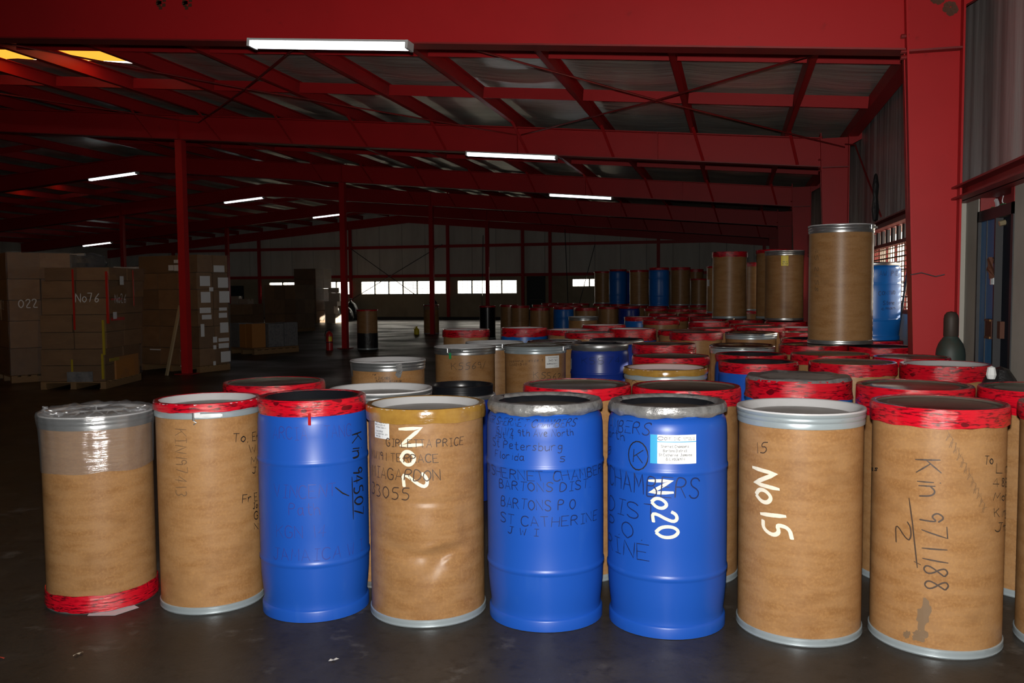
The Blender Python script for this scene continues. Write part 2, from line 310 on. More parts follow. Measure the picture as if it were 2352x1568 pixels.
# rigid frames: rafter web, flanges, right-hand tapered column
for k, f in enumerate(FR):
    root = empty('roof_beam', (0, f, 0)); tag(root, kind='structure')
    xs_ = [1.67, RIDGE, XL + .2]
    poly = [(x, zb(x)) for x in (1.26, RIDGE, XL + .6)] + [(x, zb(x) + .43) for x in (XL + .6, RIDGE, 1.26)]
    MB().prism(poly, -.006, .006).build('web', REDP, root)
    mb = MB(); mt = MB()
    for (xa, xb) in ((1.26, RIDGE), (RIDGE, XL + .6)):
        for dz, q in ((-.012, mb), (.418, mt)):
            q.prism([(xa, zb(xa) + dz), (xb, zb(xb) + dz), (xb, zb(xb) + dz + .014), (xa, zb(xa) + dz + .014)], -.1, .1)
    mb.build('bottom_flange', REDDK, root); mt.build('top_flange', REDP, root)
    st = MB()
    for xq in (-1.2, -3.5, -9.85, -21.8): st.span(xq - .005, xq + .005, -.09, -.006, zb(xq), zb(xq) + .42)
    if k: st.build('stiffener', REDP, root)
    ccol = empty('column', (0, 0, 0), parent=root)
    MB().prism([(1.40, 0.01), (1.66, 0.01), (1.67, zb(1.67) + .47), (1.26, zb(1.26) + .43), (1.26, zb(1.26))], -.006, .006).build('column_web', REDP, ccol)
    MB().prism([(1.388, 0.0), (1.402, 0.0), (1.264, 3.86), (1.25, 3.86)], -.1, .1).build('inner_flange', REDP, ccol)
    MB().span(1.66, 1.675, -.1, .1, 0, 3.86).build('outer_flange', REDP, ccol)
    MB().span(1.27, 1.66, -.09, -.006, 3.335, 3.35).build('cap_stiffener', REDDK, ccol)
    mbt = MB()
    for zq in (3.30, 3.345, 3.46, 3.80):
        for yq in (-.07, -.04): mbt.tube([(1.23, yq, zq), (1.285, yq, zq)], .014, 6)
    mbt.build('bolt', REDDK, ccol)
    MB().prism([(1.675, 3.66), (1.86, 3.76), (1.86, 3.86), (1.675, 3.86)], -.05, .05).build('eave_bracket', REDP, ccol)
    if k == 0:
        for (xq, zq, rq) in ((1.50, 3.74, .05), (1.585, 3.66, .062), (1.47, 3.73, .03)):
            sp = MB()
            for j in range(7):
                a = j * 2.4; sp.lathe([(0.0001, 0), (rq * (.35 + .09 * (j % 3)), .004)], 7)
                nv = 14
                for t in range(len(sp.v) - nv, len(sp.v)):
                    x_, y_, z_ = sp.v[t]; sp.v[t] = (xq + x_ + rq * .5 * math.cos(a), -.0085 - abs(z_) * .4, zq + y_ + rq * .5 * math.sin(a))
            sp.build('rust_patch', RUST, ccol)
        for xq in (-5.02, -5.3):
            sp = MB()
            for j in range(9):
                a = j * 2.4; sp.box((xq + .05 * math.cos(a) * (j % 3) * .5, -.0075, zb(xq) + .36 + .05 * math.sin(a) * (j % 3) * .5), (.035, .003, .03))
            sp.build('rust_patch', RUST, root)
    # interior posts at two lines
    for xq in (-9.85, -21.8):
        if k == 0: continue
        p = empty('steel_column', (xq, f, 0)); tag(p, kind='structure')
        MB().span(-.07, .07, -.07, .07, .015, zb(xq) - .012).build('shaft', REDP, p)
        MB().span(-.16, .16, -.16, .16, 0, .015).build('base_plate', REDDK, p)
    # flange braces from the purlins down to the bottom flange
    if k:
        for i, q in enumerate(PURL[:9]):
            MB().bar((q + .02, -.62 if i % 2 else -.5, zb(q) + .44), (q + .16, -.105, zb(q) - .005), .045, .012).build('flange_brace', REDP, root)

# right wall: block work below, girt, hung insulation above
wr = empty('wall_right', (0, 0, 0)); tag(wr, kind='structure')
def blk(x0, x1, y0, y1, z0, z1, name='block_panel', mt=None): return MB().span(x0, x1, y0, y1, z0, z1).build(name, mt or BLOCK, wr)
blk(1.80, 2.0, YF, 6.57, 0, 2.2); blk(1.80, 2.0, 7.48, 7.85, 0, 2.2); blk(1.70, 2.0, 7.85, 9.1, 0, 2.2)
blk(1.70, 1.84, 9.1, 12.7, 0, 1.25); blk(1.70, 2.0, 12.7, 19.6, 0, 2.2); blk(1.70, 2.0, 19.6, 21.2, 0, 1.25); blk(1.70, 2.0, 21.2, YB, 0, 2.2)
MB().span(1.62, 1.72, YF, YB, 2.2, 2.215).span(1.705, 1.72, YF, YB, 2.2, 2.30).span(1.62, 1.72, YF, YB, 2.285, 2.30).build('girt', REDDK, wr)
MB().span(1.72, 2.0, YF, YB, 2.2, 2.30).build('girt_back', REDDK, wr)
MB().span(1.64, 1.80, YF, YB, 3.79, 3.95).build('eave_strut', REDP, wr)
m = MB(); ny = 1000; zz_ = [2.28, 2.5, 2.9, 3.3, 3.7, 4.25]; vv = []
for z in zz_:
    for j in range(ny + 1):
        y = YF + (YB - YF) * j / ny
        d = 0.035 * noise.noise(Vector((y * 3.2, z * .15, 0))) + 0.02 * noise.noise(Vector((y * 9, z * .3, 3))) + .012 * math.sin(y * 5.1)
        vv.append((1.86 + d * .8, y, z))
m.add(vv, [(i * (ny + 1) + j, i * (ny + 1) + j + 1, (i + 1) * (ny + 1) + j + 1, (i + 1) * (ny + 1) + j) for i in range(5) for j in range(ny)])
m.build('insulation_sheet', WALLFOIL, wr, smooth=True, sharp=85)
MB().span(1.96, 2.02, YF, YB, 2.28, 4.4).build('outer_cladding', CLAD, wr)
MB().tube([(1.60, 14.3, 3.66), (1.70, 14.0, 3.60), (1.74, 12.4, 2.72), (1.76, 11.9, 2.40)], .012, 6).build('brace_rod', REDDK, wr)
mb = MB(); mb.lathe([(0.001, 0), (.03, .02), (.045, .15), (.03, .3), (.04, .45), (.02, .58), (.001, .6)], 8); o = mb.build('dark_bundle', BAGBL, wr, True); o.location = (1.70, 11.95, 2.34)
MB().tube([(1.56, 7.42, 1.63), (1.50, 7.44, 1.615), (1.40, 7.44, 1.645), (1.32, 7.44, 1.63)], .004, 5).build('loose_wire', DARKST, wr)

def right_window(n, y0, y1):
    r = empty('window_%d' % n, (1.72, 0, 0)); tag(r, kind='structure')
    fr_ = MB(); fr_.span(0, .10, y0, y1, 1.25, 1.29).span(0, .10, y0, y1, 2.00, 2.04).span(0, .12, y0, y0 + .05, 1.25, 2.2).span(0, .12, y1 - .05, y1, 1.25, 2.2)
    q = y0 + .62
    while q < y1 - .3: fr_.span(.06, .085, q, q + .04, 1.25, 2.04); q += .62
    fr_.build('window_frame', REDDK, r)
    q = y0; tr = MB()
    while q < y1: tr.span(.02, .05, q, q + .14, 2.04, 2.2); q += .36
    tr.build('transom_post', DARKST, r)
    lv = MB(); z = 1.315
    while z < 2.0: lv.box((.07, (y0 + y1) / 2, z), (.04, y1 - y0 - .1, .012), M=Matrix.Rotation(R_(0), 3, 'Y')); z += .055
    tag(lv.build('louvre_blades', mat('dusty_louvre_glass', (0.30, 0.24, 0.18), 0.3), r), kind='stuff')
    gb = MB(); q = y0 + .08
    while q < y1: gb.span(.03, .038, q, q + .012, 1.29, 2.0); q += .15
    tag(gb.build('grille_bars', RUST, r), kind='stuff')
    hb = MB(); z = 1.42
    while z < 2: hb.span(.02, .032, y0, y1, z, z + .014); z += .145
    tag(hb.build('grille_rails', RUST, r), kind='stuff')
    return r
right_window(1, 9.1, 12.7); right_window(2, 19.6, 21.2)
MB().tube([(1.66, 10.0, 1.0), (1.685, 9.6, 1.75)], .012, 6).build('leaning_rod', DARKST, wr)

# the blue door in the right wall
dr = empty('door_1', (1.80, 7.02, 0)); tag(dr, kind='structure')
MB().span(-.008, .12, -.45, .46, 2.02, 2.10).span(-.008, .12, .425, .46, 0, 2.10).span(-.008, .12, -.45, -.40, 0, 2.1).build('door_frame', DARKST, dr)
lf = MB().span(.015, .055, -.03, .425, .01, 2.02).build('door_leaf', DOORBL, dr)
MB().span(.008, .015, .25, .258, .01, 2.02).build('leaf_seam', DARKST, lf)
MB().span(.04, .07, -.40, -.03, .01, 2.02).build('door_leaf', DOORDK, dr)
MB().span(-.01, .06, -.05, -.02, .01, 2.02).build('centre_bar', DARKST, dr)
MB().span(-.01, .015, .0, .16, 1.16, 1.30).span(.01, .04, -.14, -.07, 1.17, 1.29).build('hasp_plate', RUST, dr)
MB().span(-.02, .015, .01, .15, 1.285, 1.30).span(-.02, .015, .01, .15, 1.16, 1.175).build('hasp_edge', mat('worn_brass', (0.22, 0.11, 0.04), 0.4, .5), dr)
MB().tube([(-.005, .02, 1.72), (-.03, -.02, 1.73), (-.04, -.05, 1.66), (-.02, -.03, 1.60)], .022, 6).build('door_hook', RUST, dr)
MB().box((-.02, -.025, 1.575), (.02, .02, .05)).build('hook_tip', STEEL, dr)
MB().tube([(.04, -.10, 1.985), (.0, -.10, 1.975)], .02, 8).build('door_bolt', mat('dull_brass', (0.4, 0.33, 0.2), 0.4, .5), dr)
MB().span(.0, .1, .40, .43, 2.1, 2.2).span(.0, .1, -.43, -.36, 2.1, 2.2).build('transom_bar', REDDK, dr)
MB().span(.12, .14, -.45, .46, 2.1, 2.2).build('transom_plate', REDDK, dr)
MB().tube([(.08, .12, 2.19), (.075, .13, 2.15), (.09, .1, 2.11)], .004, 5).build('hanging_wire', PAPER, dr)
MB().tube([(.07, .02, 2.115), (.075, .12, 2.125), (.08, .26, 2.11), (.07, .36, 2.12)], .012, 6).build('rag', GREENT, dr)
MB().tube([(.09, .28, 2.11), (.10, .35, 2.16), (.10, .38, 2.18)], .016, 6).build('rag', PAPER, dr)

# back wall
wb = empty('wall_back', (0, YB, 0)); tag(wb, kind='structure')
WINS = [(-23.66, -22.11), (-20.63, -19.06), (-18.48, -13.93), (-13.34, -10.30), (-7.56, -5.9)]
WZ = [(1.25, 1.94), (1.25, 1.94), (1.25, 1.94), (1.25, 1.94), (1.56, 1.94)]
DOORS = [(-9.73, -8.93, 2.03), (-27.0, -26.1, 1.75), (-26.0, -25.2, 1.70)]
MB().span(XL, XR, 0, .2, 1.94, 2.1).build('block_panel', BLOCKB, wb)
edges = sorted([(a, b_, z0) for (a, b_), (z0, z1) in zip(WINS, WZ)])
x = XL
for a, b_, z0 in edges:
    MB().span(x, a, 0, .2, 0, 1.94).build('block_panel', BLOCKB, wb); MB().span(a, b_, 0, .2, 0, z0).build('block_panel', BLOCKB, wb); x = b_
MB().span(x, XR, 0, .2, 0, 1.94).build('block_panel', BLOCKB, wb)
MB().span(XL, XR, -.12, 0, 2.1, 2.24).build('girt', REDP, wb); MB().span(XL, XR, -.12, 0, 3.55, 3.69).build('girt', REDP, wb)
MB().span(XL, XR, -.25, 0, 0, .12).build('kerb', DARKST, wb)
cp = MB()
cpme = MB().span(.008, 1.212, .02, .05, 2.1, 6.0).mesh('cladding_panel')
x = XL
while x < XR - .2:
    o = link('cladding_panel', cpme, CLAD, wb); o.location = (x, 0, 0); x += 1.22
MB().span(XL, XR, .06, .2, 2.1, 6.0).build('outer_sheeting', DARKST, wb)
for xq in (-29.2, -24.1, -18.95, -13.75, -9.95, -8.6, -3.45, 1.3):
    MB().span(xq - .075, xq + .075, -.22, -.12, 0, zb(xq) + .1).build('wall_post', REDP, wb)
MB().prism([(xx, zb(xx)) for xx in (XR, RIDGE, XL)] + [(xx, zb(xx) + .43) for xx in (XL, RIDGE, XR)], -.2, -.12).build('end_rafter', REDP, wb)
for a, b_ in (((-18.9, 3.6), (-15.4, 1.2)), ((-14.0, 3.7), (-18.9, 1.0)), ((-6.4, 3.6), (-7.3, .3)), ((-7.85, 4.3), (-7.7, .4)), ((-11.9, 4.1), (-12.0, .5))):
    MB().tube([(a[0], -.27, a[1]), (b_[0], -.27, b_[1])], .018, 5).build('wall_rod', DARKST, wb)
LOUV = mat('pale_louvre_glass', (0.10, 0.075, 0.04), 0.45)
for n, ((a, b_), (z0, z1)) in enumerate(zip(WINS, WZ)):
    r = empty('window_%d' % (n + 3), (0, YB, 0)); tag(r, kind='structure')
    np_ = max(2, round((b_ - a) / .757)); st_ = (b_ - a) / np_
    MB().span(a, b_, .02, .12, z1 - .02, z1).span(a, b_, .02, .12, z0, z0 + .03).span(a, a + .02, .02, .12, z0, z1).span(b_ - .02, b_, .02, .12, z0, z1).build('window_frame', DARKST, r)
    for i in range(1, np_): MB().span(a + i * st_ - .03, a + i * st_ + .03, .0, .12, z0, z1).build('mullion', DARKST, r)
    for i in range(np_):
        lv = MB(); z = z0 + .06
        while z < z1 - .02: lv.box((a + (i + .5) * st_, .07, z), (st_ - .06, .035, .006), M=Matrix.Rotation(R_(25), 3, 'X')); z += .075
        for q in (.33, .66): lv.span(a + (i + q) * st_ - .006, a + (i + q) * st_ + .006, .09, .10, z0, z1)
        if n == 2 and i == 3:
            for q in range(1, 9): lv.span(a + (i + q / 9) * st_ - .009, a + (i + q / 9) * st_ + .009, .09, .10, z0, z1)
        tag(lv.build('louvre_blades', LOUV, r), kind='stuff')
for n, (a, b_, h) in enumerate(DOORS):
    r = empty('door_%d' % (n + 2), (0, YB, 0)); tag(r, kind='structure')
    z0 = 0 if n == 0 else .85
    MB().span(a, b_, -.04, .0, z0, h).build('door_leaf', mat('dark_green_door', (0.012, 0.022, 0.022), 0.4), r)
    MB().span(a - .06, a, -.05, .0, z0, h + .05).span(b_, b_ + .06, -.05, 0, z0, h + .05).span(a - .06, b_ + .06, -.05, 0, h, h + .06).build('door_frame', DARKST, r)
    if n == 0: MB().tube([(a + .08, -.09, .96), (b_ - .06, -.09, .96)], .018, 6).build('push_bar', STEEL, r)
wl = MB().span(XL - .3, XL + .03, YF - .2, YB + .25, 0, 4.6).build('wall_left', CLAD); tag(wl, kind='structure')
wf = MB().span(XL, XR, YF - .2, YF, 0, 5.9).build('wall_front', CLAD); tag(wf, kind='structure')
# close the eaves and gables against daylight
MB().span(XR, XR + .2, YF, YB, 3.9, 4.8).build('eave_closer', DARKST, wr)
MB().span(XL - .2, XL + .1, YF, YB, 3.9, 5.2).build('eave_closer', DARKST, wl)

# fluorescent lamps under the frames
hm = MB().span(-.76, .76, -.07, .07, -.018, 0).span(-.77, -.745, -.075, .075, -.07, 0).span(.745, .77, -.075, .075, -.07, 0).mesh('housing')
tm1 = MB().tube([(-.74, -.035, -.045), (.74, -.035, -.045)], .022, 10).mesh('tube', True); tm2 = MB().tube([(-.74, .035, -.045), (.74, .035, -.045)], .022, 10).mesh('tube', True)
LAMPS = [(-3.5, 7.40, 'twin-tube fluorescent lamp under the nearest red roof beam, largest of the lit lamps'), (-3.58, 14.37, 'fluorescent lamp under the second red beam, middle of the right-hand line of lamps'),
         (-3.6, 21.3, 'fluorescent lamp under the third red beam, farthest of the right-hand line of lamps'), (-16.6, 21.3, 'lit fluorescent lamp left of the tall red post, highest on the left side'),
         (-16.7, 28.2, 'lit fluorescent lamp hanging between the two tall red interior posts'), (-16.8, 35.2, 'lit fluorescent lamp crossed by the second red interior post'), (-28.4, 35.2, 'small low fluorescent lamp above the leaning carton stack at far left')]
for x_, y_, lb in LAMPS:
    o = tag(empty('fluorescent_light', (x_, y_, zb(x_) - .013)), lb, 'light', 'fluorescent roof lamps'); o.rotation_euler = (0, math.atan(.085) * (1 if x_ > RIDGE else -1), 0)
    link('housing', hm, HOUSING, o); link('tube', tm1, TUBE, o); link('tube', tm2, TUBE, o)
# ------------------------------------------------------------------ handwriting: single-stroke letters laid on a surface as thin ribbons
GL = {'A': "0,0 2,6 4,0|.7,2 3.3,2", 'B': "0,0 0,6 2.6,6 3.4,5 2.6,3.2 0,3.2|2.6,3.2 4,1.7 3,0 0,0", 'C': "4,5 3,6 1.2,6 0,4.4 0,1.6 1.2,0 3,0 4,1", 'D': "0,0 0,6 2,6 4,4.2 4,1.8 2,0 0,0",
 'E': "4,6 0,6 0,0 4,0|0,3.1 3,3.1", 'F': "4,6 0,6 0,0|0,3.1 3,3.1", 'G': "4,5 3,6 1.2,6 0,4.4 0,1.6 1.2,0 3,0 4,1 4,2.8 2.4,2.8", 'H': "0,0 0,6|4,0 4,6|0,3 4,3", 'I': ".6,6 3.4,6|2,6 2,0|.6,0 3.4,0",
 'J': "1,6 4,6|2.7,6 2.7,1 2,0 .8,0 0,1.2", 'K': "0,0 0,6|4,6 0,2.6|1.2,3.6 4,0", 'L': "0,6 0,0 4,0", 'M': "0,0 .4,6 2,2 3.6,6 4,0", 'N': "0,0 0,6 4,0 4,6", 'O': "2,0 0,1.6 0,4.4 2,6 4,4.4 4,1.6 2,0",
 'P': "0,0 0,6 2.8,6 4,4.7 2.8,3.2 0,3.2", 'R': "0,0 0,6 2.8,6 4,4.7 2.8,3.2 0,3.2|1.8,3.2 4,0", 'S': "4,5 3,6 1,6 .2,4.7 1,3.5 3,2.7 4,1.4 3,0 1,0 0,1", 'T': "0,6 4,6|2,6 2,0", 'U': "0,6 0,1.4 1.2,0 2.8,0 4,1.4 4,6",
 'V': "0,6 2,0 4,6", 'W': "0,6 1,0 2,4 3,0 4,6", 'X': "0,6 4,0|4,6 0,0", 'Y': "0,6 2,3 4,6|2,3 2,0", 'Z': "0,6 4,6 0,0 4,0",
 'a': "3.4,3.6 1.4,4 .2,2 1.2,0 3.2,1 3.4,4|3.4,4 3.4,1 4,0", 'b': "0,6 0,0|0,2.8 1.6,4 3.2,2.6 2.8,.5 1.2,0 0,.8", 'c': "3.4,3.4 1.8,4 .2,2 1.4,0 3.4,.6", 'd': "3.4,3 1.6,4 .2,2 1.4,0 3.4,1|3.4,6 3.4,0", 'e': "0.2,2 3.4,2.3 2.6,4 .8,3.8 .2,1.6 1.4,0 3.4,.6",
 'f': "3.4,5.4 2.4,6 1.4,5 1.4,0|0,3.6 3,3.6", 'g': "3.2,3.4 1.4,4 .2,2.4 1.2,.8 3.2,1.8|3.2,4 3.2,-1 1.6,-2 .2,-1.2", 'h': "0,6 0,0|0,2.6 1.8,4 3,3 3.2,0", 'i': "1.4,4 1.4,0|1.4,5.3 1.5,5.6", 'k': "0,6 0,0|3,4 0,1.8|1,2.4 3.4,0", 'l': "1.4,6 1.4,.6 2.2,0",
 'm': "0,0 0,4|0,3 1,4 1.8,3 1.8,0|1.8,3 2.8,4 3.8,3 3.8,0", 'n': "0,0 0,4|0,2.8 1.6,4 3,3 3.2,0", 'o': "1.8,0 .2,1.2 .2,2.8 1.8,4 3.4,2.8 3.4,1.2 1.8,0", 'p': "0,4 0,-2|0,3 1.6,4 3.2,2.6 2.6,.4 0,1", 'r': "0,0 0,4|0,2.4 1.4,4 3,3.6", 's': "3.2,3.4 1.6,4 .4,3 3,1.2 1.6,0 0,.6",
 't': "1.4,6 1.4,.8 2.6,0 3.4,.6|0,4 3,4", 'u': "0,4 0,1 1.2,0 3.2,1.4|3.2,4 3.2,0", 'v': "0,4 1.6,0 3.2,4", 'w': "0,4 .9,0 1.8,3 2.7,0 3.6,4", 'x': "0,4 3,0|3,4 0,0", 'y': "0,4 1.6,.6|3.2,4 .8,-2", 
 '0': "2,0 .2,1.6 .2,4.4 2,6 3.8,4.4 3.8,1.6 2,0", '1': "2,0 2,6", '2': ".2,4.8 1.2,6 3,6 3.7,4.6 .2,0 4,0", '3': ".3,5.5 2,6 3.5,4.8 2,3.2 3.7,1.8 2.4,0 .2,.4", '4': "2.6,0 2.8,6 .2,2 4,2", '5': "3.8,6 .8,6 .5,3.4 2.6,3.7 3.8,2 2.6,0 .2,.4", '6': "3.4,6 1,3.4 .3,1.4 1.8,0 3.5,1.3 2.6,3 .6,2", '7': ".2,6 3.8,6 1.4,0", '8': "3.4,5 2,6 .6,5 3.6,1.4 2,0 .3,1.4 3.4,5", '9': "3.4,4.4 2,6 .4,4.4 1.8,2.8 3.4,4.4 3,0",
 '.': "1,0 1.3,.3", ',': "1.2,.4 .8,-.8", '/': "0,-.5 3,6.5", ':': "1,1 1.2,1.2|1,3.6 1.2,3.8", '#': "1,0 1.8,6|2.6,0 3.4,6|.2,2 4,2|.4,4 4.2,4", '-': ".4,3 3.4,3", '&': "4,0 .8,4.6 1.8,6 2.8,4.8 .2,1.6 1.4,0 3.8,2.4"}
NARROW = set("iIl1.,:/ ")
def strokes(text, jit=0.0, rnd=None):
    """list of polylines in units where cap height = 1; returns (polylines, width)"""
    x = 0.0; out = []
    for ch in text:
        if ch == ' ': x += 3.0; continue
        wd = 0; dy = (rnd.uniform(-1, 1) * jit * 6) if rnd else 0; sl = (rnd.uniform(-.10, .14) if rnd else 0)
        for pl in GL[ch].split('|'):
            P = [tuple(float(q) for q in p.split(',')) for p in pl.split()]
            wd = max(wd, max(p[0] for p in P))
            if len(P) > 2 and not ch in 'AEFHIKLMNTVWXYZkvwx147/':
                for _ in range(2):
                    Q = [P[0]]
                    for a, b in zip(P, P[1:]): Q += [(a[0] * .75 + b[0] * .25, a[1] * .75 + b[1] * .25), (a[0] * .25 + b[0] * .75, a[1] * .25 + b[1] * .75)]
                    P = Q + [P[-1]]
            out.append([((x + p[0] + p[1] * sl) / 6, (p[1] + dy) / 6) for p in P])
        x += wd + (1.3 if ch not in NARROW else 1.2)
    return out, max(x - 1.2, .5) / 6
def ribbon(mb, pl, th):
    """polyline in the (u,v) plane -> quads, th = width"""
    Q = [pl[0]]                                          # short segments so that the ribbon can bend round the drum
    for a, b in zip(pl, pl[1:]):
        n = max(1, int(math.hypot(b[0] - a[0], b[1] - a[1]) / 0.03))
        Q += [(a[0] + (b[0] - a[0]) * i / n, a[1] + (b[1] - a[1]) * i / n) for i in range(1, n + 1)]
    L = []; R = []
    for i, p in enumerate(Q):
        a, b = Q[max(i - 1, 0)], Q[min(i + 1, len(Q) - 1)]; dx, dy = b[0] - a[0], b[1] - a[1]; d = math.hypot(dx, dy) or 1
        h = th / 2 * (0.6 if i in (0, len(Q) - 1) else 1); L.append((p[0] - dy / d * h, p[1] + dx / d * h)); R.append((p[0] + dy / d * h, p[1] - dx / d * h))
    b0 = len(mb.v); n = len(Q); mb.v += L + R
    mb.f += [(b0 + n + i, b0 + n + i + 1, b0 + i + 1, b0 + i) for i in range(n - 1)]
def ink_text(root, name, text, mp, scale_u, cap, th, material, jit=.03, seed=0):
    """mp maps (u metres along, v metres up) to a point in the root's space"""
    S, W = strokes(text, jit, random.Random(seed)); mb = MB(); k = scale_u / W
    for pl in S: ribbon(mb, [(u * k, v * cap) for u, v in pl], th)
    mb.v = [tuple(mp(u, v)) for u, v in mb.v]
    return mb.build(name, material, root)
def cyl_map(rf, az0, z0, slope=0.0, rot=False, eps=.0021, lean=0.0):
    a0 = R_(az0)
    def f(u, v):
        if rot: uu, zz = v + u * lean, z0 - u
        else: uu, zz = u, z0 + v + u * slope
        r = rf(zz) + eps; a = a0 + uu / rf(zz); return (r * math.cos(a), r * math.sin(a), zz)
    return f
def patch(rf, az0, az1, z0, z1, eps=.0012, n=10):
    mb = MB()
    for i in range(n + 1):
        a = R_(az0 + (az1 - az0) * i / n)
        for z in (z0, z1): r = rf(z) + eps; mb.v.append((r * math.cos(a), r * math.sin(a), z))
    mb.f = [(2 * i, 2 * i + 2, 2 * i + 3, 2 * i + 1) for i in range(n)]
    return mb

# ------------------------------------------------------------------ drums
HF, RF = 1.015, 0.278        # fibre drum: height, body radius (rim 0.289)
HB, RB = 1.020, 0.2785       # plastic drum
BPROF = [(.20, .004), (.264, 0), (.2705, .002), (.2705, .046), (.2675, .052), (.2625, .056), (.2615, .066), (.2625, .085), (.2675, .125), (.2735, .19), (.2755, .25), (.2757, .252), (.2772, .258), (.2800, .264), (.2800, .273), (.2772, .279), (.2757, .285), (.2762, .40), (.2764, .5), (.2762, .62),
         (.2757, .720), (.2772, .726), (.2800, .732), (.2800, .741), (.2772, .747), (.2757, .753), (.275, .86), (.2735, .915), (.269, .945), (.259, .962), (.25, .969), (.247, .972), (.247, .985)]
def brf(z):
    z = max(0.003, min(z, .962)); r = RB
    for (r0, z0), (r1, z1) in zip(BPROF[1:], BPROF[2:]):
        if z0 <= z <= z1: return r0 + (r1 - r0) * (z - z0) / max(z1 - z0, 1e-6)
    return r
CACHE = {}
def nz3(t, z, s): return noise.noise(Vector((math.cos(t) * s, math.sin(t) * s, z * s * 2 + s)))
def M_(key, fn):
    if key not in CACHE: CACHE[key] = fn()
    return CACHE[key]
def lath(key, prof, seg=56, disp=None, cap0=False): return M_(key, lambda: MB().lathe(prof, seg, disp, cap0).mesh(key, True, 40))
def tape_disp(amp, edge, n, s=9.0):
    def d(t, r, z, i):
        rr = r + amp * nz3(t, z, s) + amp * .6 * nz3(t, z * 3, s * 3.3); zz = z
        if i <= 1: zz += edge * nz3(t, 1.0, 3.0)
        if i >= n - 2: rr += edge * nz3(t, 2.0, 5.0) - edge * .2; 
        return rr, zz
    return d
def fibre_parts(root, body=KRAFT, finish='tape', lid='white', th=.06, clasp=None, seg=56):
    H = HF
    if body is not None: link('body', lath('kraft_tube', [(RF, .012), (RF, .34), (RF, .67), (RF, H - .012)], seg), body, root)
    link('bottom_rim', lath('bottom_rim', [(.20, .004), (.272, 0), (.281, 0), (.2845, .006), (.282, .014), (.2845, .022), (.2835, .033), (.2785, .036)], seg, cap0=True), STEEL if finish == 'ring' else RING, root)
    if finish in ('ring', 'ringp', 'tanring', 'lowring'):
        lo = link('top_ring', lath('top_ring', [(.2785, H - .068), (.2835, H - .066), (.285, H - .05), (.2825, H - .042), (.286, H - .036), (.287, H - .026), (.284, H - .02), (.289, H - .014), (.2895, H - .005), (.285, H + .001)], seg), RING if finish != 'ring' else STEEL, root)
    if finish in ('tape', 'lowring', 'tan', 'tanring'):
        t_ = .035 if finish in ('lowring', 'tanring') else th
        pr = [(.2865, H - t_ - .001), (.290, H - t_), (.2915, H - t_ * .7), (.2915, H - t_ * .35), (.2905, H - .004), (.286, H + .006), (.275, H + .007), (.264, H + .0055), (.2635, H + .004)]
        link('tape_band' if finish in ('tape', 'lowring') else 'brown_tape_band', lath('tape%.3f' % t_, pr, 96, tape_disp(.0024, .007, len(pr))), TAPE if finish in ('tape', 'lowring') else TAN, root)
    if lid in ('white', 'pink', 'black'):
        m_ = {'white': WHITE, 'pink': PINKW, 'black': BLACKP}[lid]
        l_ = link('lid', lath('lid_recessed', [(.289, H - .004), (.287, H + .003), (.273, H + .004), (.263, H - .001), (.243, H - .028), (.236, H - .031)], seg), m_, root)
        link('lid_panel', lath('lid_panel', [(.236, H - .031), (.2, H - .0305), (.12, H - .030), (.0005, H - .030)], seg), DUSTY if lid != 'black' else BROWNL, l_)
    elif lid == 'steel':
        link('lid', lath('lid_domed', [(.290, H - .016), (.2885, H - .003), (.281, H + .006), (.27, H + .009), (.258, H + .004), (.25, H - .003), (.236, H - .003), (.226, H + .003), (.15, H + .006), (.0005, H + .007)], seg), BRIGHT, root)
    else:
        m_ = OLIVE if lid == 'olive' else BROWNL
        link('lid', lath('lid_shallow', [(.289, H - .002), (.282, H + .004), (.272, H + .004), (.264, H - .006), (.244, H - .009), (.234, H - .003), (.21, H - .002), (.205, H - .005), (.0005, H - .004)], seg), m_, root)
    if clasp is not None: add_clasp(root, .290, H - (.050 if finish == 'lowring' else .022), clasp)
def add_clasp(root, r, z, az):
    c = empty('clasp', (r * math.cos(R_(az)), r * math.sin(R_(az)), z), R_(az) + PI / 2, root)
    link('clasp_lever', M_('clasp_lever', lambda: MB().box((0.035, 0, 0), (.11, .008, .018)).box((-.03, .002, .004), (.03, .012, .024)).box((.09, .004, 0), (.016, .012, .014)).mesh('clasp_lever')), STEEL, c)
    link('clasp_pin', M_('clasp_pin', lambda: MB().tube([(-.05, .003, .016), (-.05, .003, -.02)], .007, 8).tube([(-.05, .003, -.02), (-.035, .003, -.032), (-.05, .003, -.04)], .004, 6).mesh('clasp_pin')), STEEL, c)
